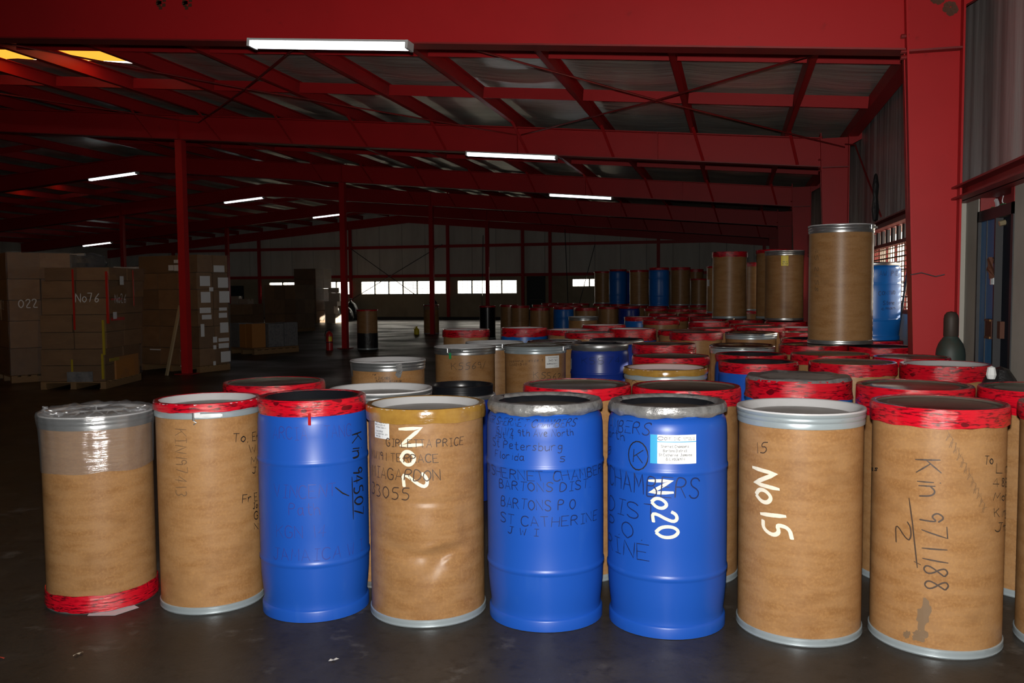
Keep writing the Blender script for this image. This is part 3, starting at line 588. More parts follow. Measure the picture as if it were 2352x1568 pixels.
def blue_parts(root, body=BLUE, finish='tape', lid='black', th=.07, seg=56):
    H = HB
    link('body', lath('plastic_body', BPROF, seg, cap0=True), body, root)
    if finish == 'tape':
        pr = [(.262 if th < .09 else .2765, H - th - .001), (.267 if th < .09 else .279, H - th), (.272, H - th * .6), (.2735, H - .025), (.2725, H - .006), (.266, H + .005), (.250, H + .006), (.236, H + .001)]
        if th < .09: pr = [(.249, H - th - .004)] + pr
        link('tape_band', lath('btape%.3f' % th, pr, 96, tape_disp(.0028, .008, len(pr))), TAPE, root)
    elif finish == 'duct':
        pr = [(.250, H - .046), (.263, H - .047), (.271, H - .040), (.2735, H - .028), (.271, H - .012), (.264, H + .001), (.248, H + .004), (.231, H - .003), (.223, H - .012)]
        link('duct_tape_band', lath('ducttape', pr, 128, tape_disp(.0045, .012, len(pr), 8.0)), DUCT, root)
    elif finish == 'film':
        pr = [(.252, H - .066), (.262, H - .064), (.270, H - .04), (.2725, H - .02), (.270, H - .004), (.262, H + .004), (.245, H + .003), (.232, H - .004)]
        link('locking_ring', lath('bring', pr, seg, tape_disp(.002, .006, len(pr))), STEEL, root)
    elif finish == 'ring':
        link('locking_ring', lath('bring2', [(.249, H - .045), (.268, H - .042), (.2725, H - .03), (.2725, H - .018), (.268, H - .006), (.258, H)], seg), STEEL, root)
    if lid == 'film': 
        def pd(t, r, z, i): return r, z + .012 * nz3(t, r * 4, 2.4) * (1 if i else 0)
        link('plastic_sheet', lath('sheet', [(.272, H - .004), (.262, H + .012), (.24, H + .016), (.19, H + .004), (.12, H + .002), (.05, H + .003), (.0005, H + .002)], 72, pd), DUCT, root)
        link('dusty_panel', lath('sheet_panel', [(.20, H + .008), (.1, H + .009), (.0005, H + .009)], 40), DUSTY, root)
    else:
        m_ = {'black': BLACKP, 'white': WHITE}[lid]
        l_ = link('lid', lath('blid', [(.266, H - .012), (.262, H + .001), (.240, H + .001), (.231, H - .008), (.222, H - .036), (.216, H - .040)], seg), m_, root)
        link('lid_panel', lath('blid_panel', [(.216, H - .040), (.14, H - .038), (.0005, H - .037)], seg), DUSTY if lid == 'white' else BROWNL, l_)

G1, G2 = 'packed shipping drums standing on the floor', 'shipping drums stacked on top of other drums'
def drum(spec, x, y, R, H, label, z=0.0, rz=None, clasp=None, cat='drum'):
    """spec: body letter, finish, lid, tape height"""
    body, finish, lid, th = spec
    plastic = body in 'BCN'
    r = empty('plastic_drum' if plastic else 'fibre_drum', (x, y, z), random.uniform(0, 6.28) if rz is None else rz)
    if body == 'X': fibre_parts(r, BLACKP, finish, lid, th, clasp)
    elif body == 'K': fibre_parts(r, KRAFT, finish, lid, th, clasp)
    else: blue_parts(r, {'B': BLUE, 'C': CYAN, 'N': NAVY}[body], finish, lid, th)
    s = R / (.2785 if plastic else .2895); r.scale = (s, s, H / (HB if plastic else HF))
    tag(r, label, cat, G2 if z > .5 else G1); return r

INK_T = [
('d2','To, Er',-31.2,0.821,13.3,0.803,0.043,0.0051,'K'),
('d2','W',-8.8,0.755,4.4,0.747,0.039,0.0052,'K'),
('d2','M',-6.3,0.697,5.9,0.688,0.035,0.0052,'K'),
('d2','J',-4.3,0.649,4.2,0.644,0.030,0.0052,'K'),
('d2','Fr E',-21.2,0.517,5.7,0.501,0.041,0.0052,'K'),
('d2','Jo',-4.4,0.472,5.2,0.467,0.030,0.0052,'K'),
('d2','G',-3.2,0.419,5.6,0.411,0.039,0.0052,'K'),
('d2','N',-2.9,0.368,6.1,0.359,0.030,0.0052,'K'),
('d3','ARCIA   TANG',-106.9,0.866,-21.4,0.866,0.057,0.0040,'P'),
('d3','VINCENT',-106.4,0.593,-41.6,0.593,0.061,0.0041,'P'),
('d3','Path',-89.5,0.513,-57.9,0.513,0.057,0.0041,'P'),
('d3','KGN 14',-104.8,0.405,-52.7,0.405,0.057,0.0041,'P'),
('d3','JAMAICA W I',-110.1,0.297,-4.6,0.297,0.056,0.0041,'P'),
('d4','GIRLETTA PRICE',-111.8,0.835,-32.6,0.835,0.036,0.0048,'G'),
('d4','NW191 TERRACE',-139.3,0.766,-58.9,0.766,0.038,0.0048,'G'),
('d4','MIAGARDON',-137.4,0.682,-57.5,0.682,0.052,0.0052,'G'),
('d4','33055',-139.9,0.592,-87.2,0.592,0.057,0.0053,'G'),
('d5','FR SHERNET CHAMBERS',-146,0.934,-48.2,0.936,0.033,0.0039,'N'),
('d5','151 1/2 9th Ave North',-133.4,0.892,-50.6,0.894,0.031,0.0039,'N'),
('d5','Apt 4',-133.5,0.871,-108.4,0.871,0.032,0.0040,'N'),
('d5','St Petersburg',-138.0,0.830,-62.2,0.830,0.037,0.0039,'N'),
('d5','Florida',-133.9,0.781,-97.6,0.781,0.034,0.0040,'N'),
('d5','5',-64.8,0.780,-59.3,0.778,0.024,0.0039,'N'),
('d5','TO SHERNET CHAMBERS',-164.3,0.695,0.6,0.695,0.045,0.0047,'N'),
('d5','BARTONS DIST.',-127.0,0.646,-30.4,0.646,0.041,0.0047,'N'),
('d5','BARTONS P.O',-124.6,0.562,-49.1,0.562,0.047,0.0047,'N'),
('d5','ST CATHERINE',-125.4,0.488,-19.2,0.488,0.045,0.0047,'N'),
('d5','J W I',-116.0,0.445,-84.5,0.445,0.032,0.0048,'N'),
('d6','AMBERS',-157.0,0.906,-101.8,0.906,0.053,0.0047,'N'),
('d6','orth',-158.0,0.869,-128.4,0.869,0.040,0.0048,'N'),
('d6','g',-163.0,0.789,-152.6,0.804,0.037,0.0049,'N'),
('d6','CHAMBERS',-155.5,0.654,-55.6,0.630,0.089,0.0058,'N'),
('d6','DIST',-158.0,0.531,-93.5,0.531,0.071,0.0051,'N'),
('d6','P.O.',-158.0,0.436,-108.6,0.436,0.075,0.0052,'N'),
('d6','RINE',-160.0,0.349,-101.2,0.349,0.071,0.0052,'N'),
('d7','15',-137.8,0.820,-124.2,0.828,0.048,0.0046,'G'),
('d8','To',-61.4,0.817,-50.8,0.814,0.036,0.0047,'K'),
('d8','Lin',-46.2,0.775,-15.3,0.755,0.041,0.0048,'K'),
('d8','48B',-50.6,0.719,-15.3,0.697,0.037,0.0048,'K'),
('d8','Mor',-49.5,0.662,-15.4,0.639,0.033,0.0048,'K'),
('d8','King',-47.1,0.591,-15.4,0.570,0.037,0.0048,'K'),
('d8','Jm',-46.6,0.529,-15.4,0.506,0.037,0.0049,'K'),
('d8','es',178.6,0.726,-161.5,0.743,0.019,0.0046,'K'),
('a1','K5569/',-99.0,0.817,-31.2,0.825,0.063,0.0051,'G'),
('a3','K5562',-80.4,0.739,-24.0,0.709,0.059,0.0055,'G'),
('a3','Joannna wexce t',-135.7,0.870,-62.9,0.891,0.024,0.0032,'G'),
('a3','C2024540',-132.8,0.839,-92.9,0.856,0.020,0.0032,'G'),
('b1','K5574/1',-118.5,0.830,-15.1,0.833,0.062,0.0053,'N'),
('c7','K',-138.7,0.911,-124.7,0.919,0.040,0.0046,'K'),
('mj','FR',-91.5,0.917,-86.7,0.917,0.013,0.0029,'K'),
('mj','M JACOBS',-88.2,0.891,-65.2,0.891,0.018,0.0029,'K'),
('mj','1976 FALL RIVER DR',-87.6,0.869,-47.4,0.864,0.016,0.0029,'K'),
('mj','CONYERS',-86.3,0.846,-65.4,0.846,0.016,0.0029,'K'),
('s2','AW, P12',-86.9,1.642,-39.2,1.641,0.046,0.0051,'N'),
('s2','CONTWO',-88.0,1.452,-47.6,1.459,0.038,0.0051,'N'),
('s2','Stone',-78.4,1.359,-49.8,1.361,0.038,0.0051,'N'),
('s2','cman',-82.0,1.308,-46.7,1.315,0.030,0.0051,'N'),
]
ROT_T = [
('d2','KIN197413',-94.2,0.899,-95.8,0.578,0.060,0.0051,'F'),
('d3','Kin 94507',-20,0.866,-19.5,0.478,0.075,0.0085,'K'),
('d4','No2',-98.1,0.918,-92.6,0.651,0.109,0.0158,'W'),
('d6','No20',-102.6,0.707,-95.1,0.456,0.104,0.0145,'W'),
('d7','No15',-141.1,0.755,-126.7,0.473,0.122,0.0175,'W'),
('d8','Kin 971188',-118.9,0.827,-109.5,0.282,0.097,0.0067,'G'),
('d8','2',-137.5,0.553,-136.1,0.456,0.068,0.0060,'G'),
('s1','45 2458',-148.7,1.885,-147.1,1.503,0.045,0.0068,'F'),
]
T6 = lambda th=.06, lid='brown', body='K': (body, 'tape', lid, th)
DR = {}
ROWS = [
 # key, spec, x, y, R, H, label, (clasp azimuth)
 ('d2', ('K', 'tanlow', 'white', .035), -2.556, 3.926, .2575, 1.012, 'second front-row drum from the left, brown fibre with thin red tape over a steel ring', -62),
 ('d3', ('B', 'tape', 'black', .068), -1.998, 3.954, .265, 1.037, 'third front-row drum from the left, blue plastic with red-taped black lid', None),
 ('d4', ('K', 'tan', 'white', .06), -1.443, 4.042, .2865, 1.002, 'dented brown fibre drum with tan-taped rim and white painted No 2', None),
 ('d5', ('B', 'duct', 'black', 0), -.870, 4.106, .2785, 1.031, 'blue plastic drum with silver-taped lid covered in handwritten lines, left of its twin', None),
 ('d6', ('B', 'duct', 'black', 0), -.300, 4.151, .2765, 1.029, 'blue plastic drum with silver-taped lid, white address label and white No 20', None),
 ('d7', ('K', 'ringp', 'white', 0), .294, 4.208, .282, 1.009, 'clean brown fibre drum with grey rim, white lid and white painted No 15', None),
 ('d8', ('K', 'tape', 'brown', .07), .870, 4.206, .278, 1.037, 'rightmost whole front-row fibre drum, dark lid, red tape, scrawled number and grey scuff', None),
 ('d9', T6(.06), 1.49, 4.27, .280, 1.035, 'fibre drum cut off by the right edge of the photo in front row', None),
 ('r1', T6(.055, 'olive'), -2.616, 4.701, .289, 1.014, 'red-taped drum with shiny olive lid behind the third and second front-row drums', None),
 ('w1', ('K', 'ring', 'white', 0), -1.862, 4.494, .280, 1.015, 'silver-rimmed fibre drum with white lid, untaped, just behind the tan-taped dented drum', None),
 ('mj', ('K', 'ring', 'white', 0), -2.566, 6.342, .288, 1.013, 'light fibre drum with steel rim and two grey tape tabs, hand-lettered address', None),
 ('e1', T6(.06, 'olive'), -.840, 4.821, .295, 1.019, 'red-taped drum with shiny olive lid behind the left silver-taped blue drum', None),
 ('e2', T6(.085, 'brown'), -.252, 4.885, .289, 1.014, 'red-taped fibre drum with dull dark lid behind the blue drum with the address label', None),
 ('c25', ('C', 'tape', 'film', .105), .360, 5.358, .300, 1.024, 'bright blue drum with crinkled silver plastic top behind the No 15 drum', None),
 ('c26', ('K', 'tape', 'olive', .15), .938, 5.116, .291, 1.016, 'fibre drum with extra-wide red tape and shiny dark lid, behind the scuffed front-row drum', None),
 ('c27', T6(.11, 'olive'), 1.510, 5.025, .280, 1.022, 'red-taped olive-lidded fibre drum at the right edge, second row', None),
 ('c24', ('K', 'tape', 'white', .10), 1.399, 6.584, .286, 1.011, 'fibre drum with white recessed lid and red tape nearest the blue wall door', None),
 ('c23', T6(.075), .802, 6.576, .291, 1.016, 'red-taped fibre drum with dull lid, left neighbour of the white-lidded one near the door', None),
 ('c22', T6(.06), 1.285, 7.145, .268, 1.012, 'red-taped dark-lidded drum beside the gas cylinder at foot of red wall column', None),
 ('c21', T6(.07), .722, 7.292, .290, 1.020, 'red-taped drum with brown lid directly in front of the tall stacked fibre drum', None),
 ('c20', T6(.07, 'black'), 1.271, 8.443, .280, 1.005, 'black-lidded red-taped drum under the right edge of the nearest stacked fibre drum', None),
 ('c20b', T6(.07), 1.345, 9.45, .275, 1.000, 'red-taped drum underneath the stacked blue drum by the barred window', None),
 ('c19', T6(.075, 'steel'), .689, 8.430, .292, 1.017, 'red-taped steel-lidded drum under the left edge of the nearest stacked fibre drum', None),
 ('c18', T6(.06, 'black'), .756, 9.261, .300, 1.024, 'black-lidded red-taped drum just left of and behind the nearest stacked drum', None),
 ('c9', ('B', 'tape', 'black', .07), .168, 6.618, .284, 1.009, 'dark blue drum with red-taped black lid, nearer of the overlapping blue pair at right', None),
 ('c8', ('B', 'tape', 'black', .055), .130, 7.341, .284, 1.009, 'dark blue drum with red-taped black lid, farther of the overlapping blue pair at right', None),
 ('c10', ('K', 'ringp', 'steel', 0), .070, 8.308, .291, 1.016, 'fibre drum with polished steel lid and grey ring, nearer of the two shiny lids', None),
 ('c11', ('K', 'ringp', 'steel', 0), .187, 10.555, .293, 1.018, 'fibre drum with polished steel lid and grey ring, farther of the two shiny lids', None),
 ('c7', ('K', 'tanring', 'pink', .035), -.450, 6.064, .282, 1.007, 'fibre drum with tan tape over grey ring and pinkish white lid, letter K', None),
 ('c6', T6(.055), -.473, 6.913, .294, 1.018, 'red-taped brown-lidded drum right behind the tan-taped pinkish-lidded one', None),
 ('c5', T6(.08, 'olive'), -.636, 8.369, .294, 1.018, 'red-taped olive-lidded drum right of the dark blue drum numbered K5574', None),
 ('b1', ('N', 'film', 'black', 0), -1.266, 8.563, .285, 1.011, 'dark blue drum with silver ring and marker number K5574', None),
 ('b2', ('N', 'ring', 'black', 0), -1.176, 9.143, .289, 1.017, 'black-lidded dark blue drum peeping out behind the drum numbered K5574', None),
 ('a1', ('K', 'ring', 'white', 0), -2.437, 7.928, .289, 1.014, 'steel-rimmed fibre drum with green tag and marker number K5569', -96),
 ('a2', ('K', 'ring', 'white', 0), -2.315, 8.529, .289, 1.017, 'steel-rimmed pinkish fibre drum squeezed behind drums K5569 and K5562', -50),
 ('a3', ('K', 'ringp', 'olive', 0), -1.801, 8.087, .295, 1.019, 'grey-rimmed fibre drum with white numbered sticker, K5562', -8),
 ('a4', ('K', 'ring', 'steel', 0), -1.768, 8.843, .282, 1.007, 'olive steel-lidded drum hidden behind the drum with the numbered sticker', None),
 ('a6', T6(.085, 'white'), -3.308, 10.816, .300, 1.025, 'red-taped white-lidded fibre drum standing left of the others by the open floor', None),
 ('a8', ('C', 'tape', 'white', .10), -2.597, 11.030, .300, 1.041, 'bright blue drum with wide wavy red tape, leftmost of the bright blue ones', None),
 ('b3', T6(.06, 'olive'), -1.654, 10.390, .293, 1.018, 'red-taped fibre drum with olive lid behind the dark blue K5574 drum', None),
 ('b4', ('C', 'tape', 'white', .09), -1.705, 11.911, .300, 1.040, 'bright blue drum with red tape, middle one of three bright blue drums', None),
 ('b5', T6(.06, 'white'), -1.995, 10.984, .292, 1.020, 'red-taped drum showing only a sliver right of the leftmost bright blue one', None),
 ('c1', ('C', 'tape', 'white', .13), -1.215, 10.901, .300, 1.039, 'bright blue drum with very wide red tape catching window light', None),
 ('c3', T6(.075), -.421, 10.364, .300, 1.026, 'red-taped plain fibre drum right of the bright blue one catching window light', None),
 ('c3b', T6(.05), -.285, 11.56, .293, 1.018, 'dark-lidded red-taped drum second behind the polished steel lids on their left', None),
 ('c3c', T6(.05), -.615, 10.965, .290, 1.017, 'red-taped drum wedged behind the plain one next to the window-lit blue one', None),
 ('c4', ('C', 'tape', 'white', .085), -.365, 13.351, .300, 1.026, 'bright blue drum with red tape in front of the lone stacked red-topped fibre drum', None),
 ('c2', T6(.06), -1.127, 14.232, .292, 1.017, 'red-taped fibre drum behind and right of the window-lit blue drum', None),
 ('c12', T6(.05), .325, 11.498, .290, 1.034, 'red-taped drum right behind the farther polished steel lid', None),
 ('c13', T6(.065, 'olive'), .241, 12.614, .299, 1.023, 'red-taped drum between the farther steel lid and the stacked yellow-labelled drum', None),
 ('c14', T6(.06), .172, 14.638, .282, 1.007, 'red-taped drum at the foot of the two stacked fibre drums, left one', None),
 ('c15', T6(.06, 'black'), .727, 13.572, .298, 1.022, 'red-taped drum under the stacked fibre drum with the yellow label', None),
 ('c16', T6(.055, 'white'), .840, 12.057, .284, 1.009, 'red-taped drum in front of the stacked yellow-labelled drum, partly behind the tall near one', None),
 ('c17', T6(.07, 'olive'), .795, 10.751, .288, 1.013, 'red-taped drum right of the farther polished steel lid', None),
 ('g1', T6(), .760, 14.50, .280, 1.010, 'red-taped drum hidden under the stacked drum behind the yellow-labelled one', None),
 ('g2', T6(), -.42, 15.15, .280, 1.004, 'red-taped drum under the lone stacked red-topped fibre drum', None),
 ('g3', T6(), .313, 20.28, .280, 1.000, 'red-taped drum under the orange-lit stacked drum', None),
 ('g4', T6(), -.263, 18.20, .280, 1.010, 'red-taped drum under the stacked drum with the small white sticker', None),
 ('b6', ('K', 'ring', 'white', 0), -2.726, 16.364, .280, 1.004, 'light fibre drum with silver rim standing alone before the dark far rows', None),
 ('b7', T6(.06, 'brown', 'C'), -4.546, 24.019, .282, 1.007, 'blue drum with red-taped top in the far row left of the silver-rimmed one', None),
 ('b8', T6(.07), -3.728, 22.790, .286, 1.012, 'red-taped fibre drum just above the silver-rimmed drum in the far row', None),
 ('b9', T6(.05, 'olive'), -3.336, 24.196, .280, 1.000, 'olive-brown fibre drum in the far row, left of the dark blue one', None),
 ('b10', T6(.07), -5.239, 24.110, .280, .983, 'red-taped fibre drum in the far row, next left of the blue one', None),
 ('b11', T6(), -6.190, 25.730, .285, 1.010, 'red-taped fibre drum in the far row, second from its left end', None),
 ('b12', T6(), -6.845, 26.997, .280, 1.012, 'red-taped fibre drum at left end of the far row beside the black one', None),
 ('b13', ('N', 'tape', 'white', .05), -2.758, 24.066, .289, 1.014, 'dark blue drum with yellowish top in the far row, below the stacked far drums', None),
 ('a7', ('X', 'tape', 'black', .05), -7.35, 26.30, .250, 1.000, 'black drum with red-taped top standing at the left end of far drums', None),
 ('m1', T6(.07), -1.39, 17.98, .280, 1.010, 'red-taped fibre drum, rear left of the cluster before the far stacks', None),
 ('m2', T6(.07), -1.06, 15.95, .285, 1.015, 'red-taped fibre drum with bright glints behind the middle fibre drum', None),
 ('m3', T6(.07), -.80, 18.00, .275, 1.005, 'red-taped drum, rear middle of the cluster left of the lone stacked one', None),
 ('m4', T6(.07), -.47, 15.98, .285, 1.010, 'red-taped drum with glints directly left of the lone stacked red-topped drum', None),
 ('m5', ('C', 'tape', 'white', .07), -1.66, 16.18, .285, 1.005, 'bright blue drum half hidden behind the far dark blue one', None),
 ('m6', T6(), -1.89, 22.24, .285, 1.005, 'red-taped drum below the far stacked blue and brown drums', None),
 ('m7', T6(), -1.30, 21.77, .285, 1.000, 'red-taped drum below the far stacked fibre drum, middle of three', None),
 ('m8', T6(), -.75, 21.32, .285, 1.000, 'red-taped drum below the short far stacked drum, right of three', None),
]
FAR1 = [(-6.2, 30.2), (-5.6, 30.0), (-5.0, 29.6), (-5.95, 27.6), (-5.3, 27.0), (-4.7, 26.4)]
SUP = [(-1.0, 26.3), (-1.2, 28.8), (-1.55, 25.75), (-2.09, 25.07), (-2.70, 25.85), (-3.55, 28.1), (-3.42, 28.74), (-4.2, 28.9)]
_lid2 = {'tanlow': 'lowring'}
for key, sp, x, y, R, H, lb, cl in ROWS:
    sp = (sp[0], _lid2.get(sp[1], sp[1]), sp[2], sp[3])
    if sp[0] in 'CBN' and sp[1] == 'tape' and sp[2] not in ('film', 'white', 'black'): sp = (sp[0], sp[1], 'black', sp[3])
    front = key[0] == 'd' or key in ('a1', 'a2', 'a3', 'b1', 'c7', 'mj')
    DR[key] = drum(sp, x, y, R, H, lb, rz=0.0 if front else None, clasp=cl)
for (x, y), t_ in zip(FAR1, ['left of the rearmost three', 'middle of the rearmost three', 'right of the rearmost three', 'left of three in the row before the rearmost', 'middle of three in the row before the rearmost', 'right of three in the row before the rearmost']):
    o = drum(T6(), x, y, .28, 1.0, 'dark red-taped drum at the far back, ' + t_); o['group'] = 'dark far rows of red-taped drums'
for (x, y), t_ in zip(SUP, ['the short far stacked drum', 'the drum behind the short far stacked one', 'the far fibre drum right of the right-hand far blue one', 'the right-hand far blue drum', 'the far fibre drum between the two far blue ones', 'the left-hand far blue drum', 'the dark blue drum squeezed beside the left-hand far blue one', 'the leftmost far stacked fibre drum']):
    o = drum(T6(), x, y, .28, 1.0, 'red-taped drum carrying ' + t_); o['group'] = 'drums under the far stacks'
for key, sp, x, y, R, H, z, lb in [
 ('s1', ('K', 'ring', 'white', 0), .933, 8.561, .2875, 1.06, 1.028, 'nearest and largest drum stacked on top, tall fibre with steel rim and sunlit right edge'),
 ('s2', ('C', 'ring', 'black', 0), 1.350, 9.500, .252, .765, 1.010, 'stacked blue drum with handwriting in front of the barred window'),
 ('s3', ('K', 'ring', 'white', 0), .723, 13.941, .2875, 1.03, 1.036, 'stacked fibre drum with yellow label and steel rim'),
 ('s4', ('K', 'tape', 'brown', .05), .616, 14.829, .2875, 1.085, 1.030, 'stacked red-topped fibre drum half behind the yellow-labelled one'),
 ('s5', ('K', 'tape', 'brown', .075), -.080, 15.176, .2875, 1.085, 1.020, 'lone stacked red-topped fibre drum, second column left of the yellow-labelled one'),
 ('s6', ('K', 'tape', 'brown', .075), .313, 20.283, .2875, 1.04, 1.010, 'orange-lit stacked fibre drum seen as a narrow strip between two nearer ones'),
 ('s7', ('K', 'tape', 'brown', .03), -.263, 18.219, .2875, .92, 1.018, 'stacked fibre drum with small white sticker peeping out left of the lone red-topped one'),
 ('s8', ('K', 'tape', 'black', .05), -1.00, 26.30, .25, .75, 1.010, 'short stacked fibre drum at the right end of the far upper row'),
 ('s8a', ('K', 'tape', 'brown', .075), -1.20, 28.80, .25, 1.07, 1.010, 'stacked fibre drum rising behind the short one in the far upper row'),
 ('s9', ('K', 'tape', 'brown', .07), -1.50, 25.80, .2875, 1.07, 1.010, 'far stacked fibre drum right of the nearer far blue one'),
 ('s10', ('C', 'tape', 'black', .06), -2.04, 25.06, .2875, 1.055, 1.010, 'far stacked blue drum between two brown fibre drums, the right-hand blue one'),
 ('s11', ('K', 'tape', 'brown', .05), -2.677, 25.91, .2875, 1.01, 1.010, 'far stacked fibre drum between the two far blue ones'),
 ('s12', ('C', 'tape', 'black', .05), -3.577, 28.126, .2875, 1.08, 1.010, 'far stacked blue drum, the left-hand blue one'),
 ('s12b', ('N', 'tape', 'black', .04), -3.42, 28.74, .2700, 1.03, 1.010, 'dark blue stacked drum mostly hidden behind the left-hand far blue one'),
 ('s13', ('K', 'tape', 'brown', .05), -4.16, 28.90, .2875, 1.04, 1.010, 'leftmost stacked fibre drum of the far upper row beside the small window')]:
    DR[key] = drum(sp, x, y, R, H, lb, z=z, rz=0.0 if key in ('s1', 's2', 's3') else None, clasp=-27 if key == 's1' else None)

# leftmost front drum: film over its top, red tape round its foot
r = empty('fibre_drum', (-3.120, 3.817, 0)); DR['d1'] = r
fibre_parts(r, KRAFT, 'ring', 'white', 0); r.scale = (.268 / .2895, .268 / .2895, .952 / HF)
tag(r, 'leftmost front-row fibre drum, clear plastic over its top and red tape round its foot', 'drum', G1)
def fd(t, r_, z, i):
    k = .002 + .006 * max(0, min(1, (z - .74) / .25)); q = r_ + k * nz3(t, z * .5, 7.0) + .0015 * nz3(t, z, 26.0) + k * .8
    zz = z + (.010 * nz3(t, r_ * 9, 3.0) + .012 * nz3(t, r_ * 4, 7.0) if i > 8 else 0)
    if i == 0: zz = z + .02 * nz3(t, .1, 1.4)
    return q, zz
fp = [(.2800, .725), (.2800, .78), (.281, .84), (.2815, .88), (.282, .92), (.284, .95), (.2885, .975), (.291, .995), (.291, 1.012), (.286, 1.025), (.265, 1.034), (.22, 1.033), (.16, 1.030), (.10, 1.037), (.05, 1.032), (.0005, 1.033)]
MB().lathe(fp, 140, fd).build('plastic_film', FILM, r, True, 80)
cr = MB()
for i in range(9):
    a0 = R_(-160 + 20 * i); pts = []
    for j in range(7): a = a0 + .05 * j; rr = .27 - .02 * (j % 2) - .012 * i % .03; pts.append((rr * math.cos(a), rr * math.sin(a), 1.033 + .012 * math.sin(j * .9 + i) + (.02 if i == 1 and 1 < j < 5 else 0)))
    cr.tube(pts, .004, 5)
cr.build('film_fold', FILM, r, True)
pr = [(.2800, .092), (.2845, .092), (.288, .07), (.2875, .04), (.2895, .022), (.286, .006), (.28, .002)]
def td(t, r_, z, i): return r_ + .003 * nz3(t, z, 9) , z + (.008 * nz3(t, .3, 3.0) if i < 2 else .012 * max(0, nz3(t, .7, 4.0)) if i > 3 else 0)
MB().lathe(pr, 110, td).build('foot_tape', TAPE, r, True)
sh = MB(); sh.add([(-.10, -.28, .0013), (.02, -.335, .0015), (.13, -.27, .0013), (.10, -.20, .0012), (-.08, -.20, .0012)], [(0, 1, 2, 3, 4)]); sh.add([(v[0], v[1], v[2] - .0008) for v in sh.v[:5]], [(4, 3, 2, 1, 0)])
o = sh.build('white_sheet', PAPER, None); o.location = (-3.12 + .02, 3.817 + .02, .0005); o.rotation_euler = (0, 0, R_(39)); tag(o, 'white plastic sheet corner sticking out under the leftmost front-row drum', 'plastic sheet')

# the dented drum gets its own buckled tube
r4 = DR['d4']; old = [c for c in r4.children if c.name.startswith('body')][0]
def dent(t, r_, z, i):
    a = math.degrees(t); a = a - 360 if a > 180 else a; d = 0.0
    def bump(a0, z0, wa, wz, h, tw=0.0):
        da = (a - a0) / wa; dz = (z - z0 - tw * (a - a0)) / wz; return h * math.exp(-da * da - dz * dz)
    d += bump(-52, .335, 17, .05, -.022, .0006) + bump(-88, .345, 26, .035, -.013, -.0004) + bump(-40, .40, 15, .03, .007) + bump(-70, .375, 16, .02, .008, .0012)
    d += bump(-64, .275, 12, .05, -.010, .002) + bump(-110, .40, 15, .05, -.006) + bump(-60, .585, 45, .012, -.006, -.0001) + bump(-30, .44, 9, .12, -.006) + bump(-100, .52, 22, .05, .004) + bump(-75, .46, 18, .05, .006)
    d += bump(-48, .31, 7, .012, .008, .0018) + bump(-30, .33, 9, .015, .008, -.001) - .0015 * abs(nz3(t, z, 8.0))
    return r_ + d, z
old.data = MB().lathe([(RF, .012 + (HF - .024) * i / 96) for i in range(97)], 200, dent).mesh('dented_tube', True, 60); old.data.materials.append(KRAFT)

# handwriting and paint marks on the drums
def surf(key):
    r_ = DR[key]; sx, sz = r_.scale[0], r_.scale[2]; plastic = r_.name.startswith('plastic'); z_ = r_.location.z
    return r_, (lambda z: (brf((z - z_) / sz) if plastic else RF) * sx), z_
def put(mb, key):
    r_, _, z_ = surf(key); s = r_.scale; mb.v = [(x / s[0], y / s[1], (z - z_) / s[2]) for x, y, z in mb.v]; return mb
def write(key, text, az0, z0, az1, z1, cap, th, ink, rot=False, name=None, eps=.0021, jit=.04):
    r_, rf, z_ = surf(key); s = r_.scale
    if rot: L = z0 - z1; mp = cyl_map(rf, az0, z0, rot=True, eps=eps, lean=R_(az1 - az0) * rf(z0) / L)
    else:
        L = R_((az1 - az0) % 360) * rf(z0); mp = cyl_map(rf, az0, z0, (z1 - z0) / L, eps=eps)
    def m2(u, v): x, y, z = mp(u, v); return (x / s[0], y / s[1], (z - z_) / s[2])
    return ink_text(r_, name or ('paint_mark' if ink == 'W' else 'handwriting'), text, m2, L, cap, th, INK[ink], jit, len(text) * 7 + int(z0 * 1000))
for i, q in enumerate(INK_T): write(*q)
for q in ROT_T: write(*q, rot=True)
def free_line(key, pts, th, ink, name='handwriting'):           # pts: (azimuth, z)
    r_, rf, z_ = surf(key); mb = MB(); a0 = pts[0][0]; R = rf(pts[0][1])
    ribbon(mb, [(R_(a - a0) * R, z) for a, z in pts], th)
    mb.v = [((rf(z) + .0021) * math.cos(R_(a0) + u / R), (rf(z) + .0021) * math.sin(R_(a0) + u / R), z) for u, z in mb.v]
    put(mb, key).build(name, INK[ink], r_)
free_line('d8', [(-124.4, .661), (-121, .56), (-116, .37)], .006, 'G'); free_line('d8', [(-119, .395), (-113, .385)], .005, 'G')
free_line('d3', [(-21.6, .668), (-20.8, .462)], .006, 'K'); free_line('d3', [(-42, .633), (-34, .60), (-26, .58)], .007, 'K')
free_line('d6', [(-113.2 + 10.2 * math.cos(t * .35), .813 + .063 * math.sin(t * .35)) for t in range(19)], .0055, 'K')
write('d6', 'K', -118, .782, -108, .782, .058, .006, 'K')
for k in range(2): free_line('d8', [(-95 + 36 * t / 40 + 2.2 * math.sin(t * 1.9 + k), .95 - .33 * t / 40 + .022 * math.cos(t * 1.9)) for t in range(k, 41)], .0022, 'F')
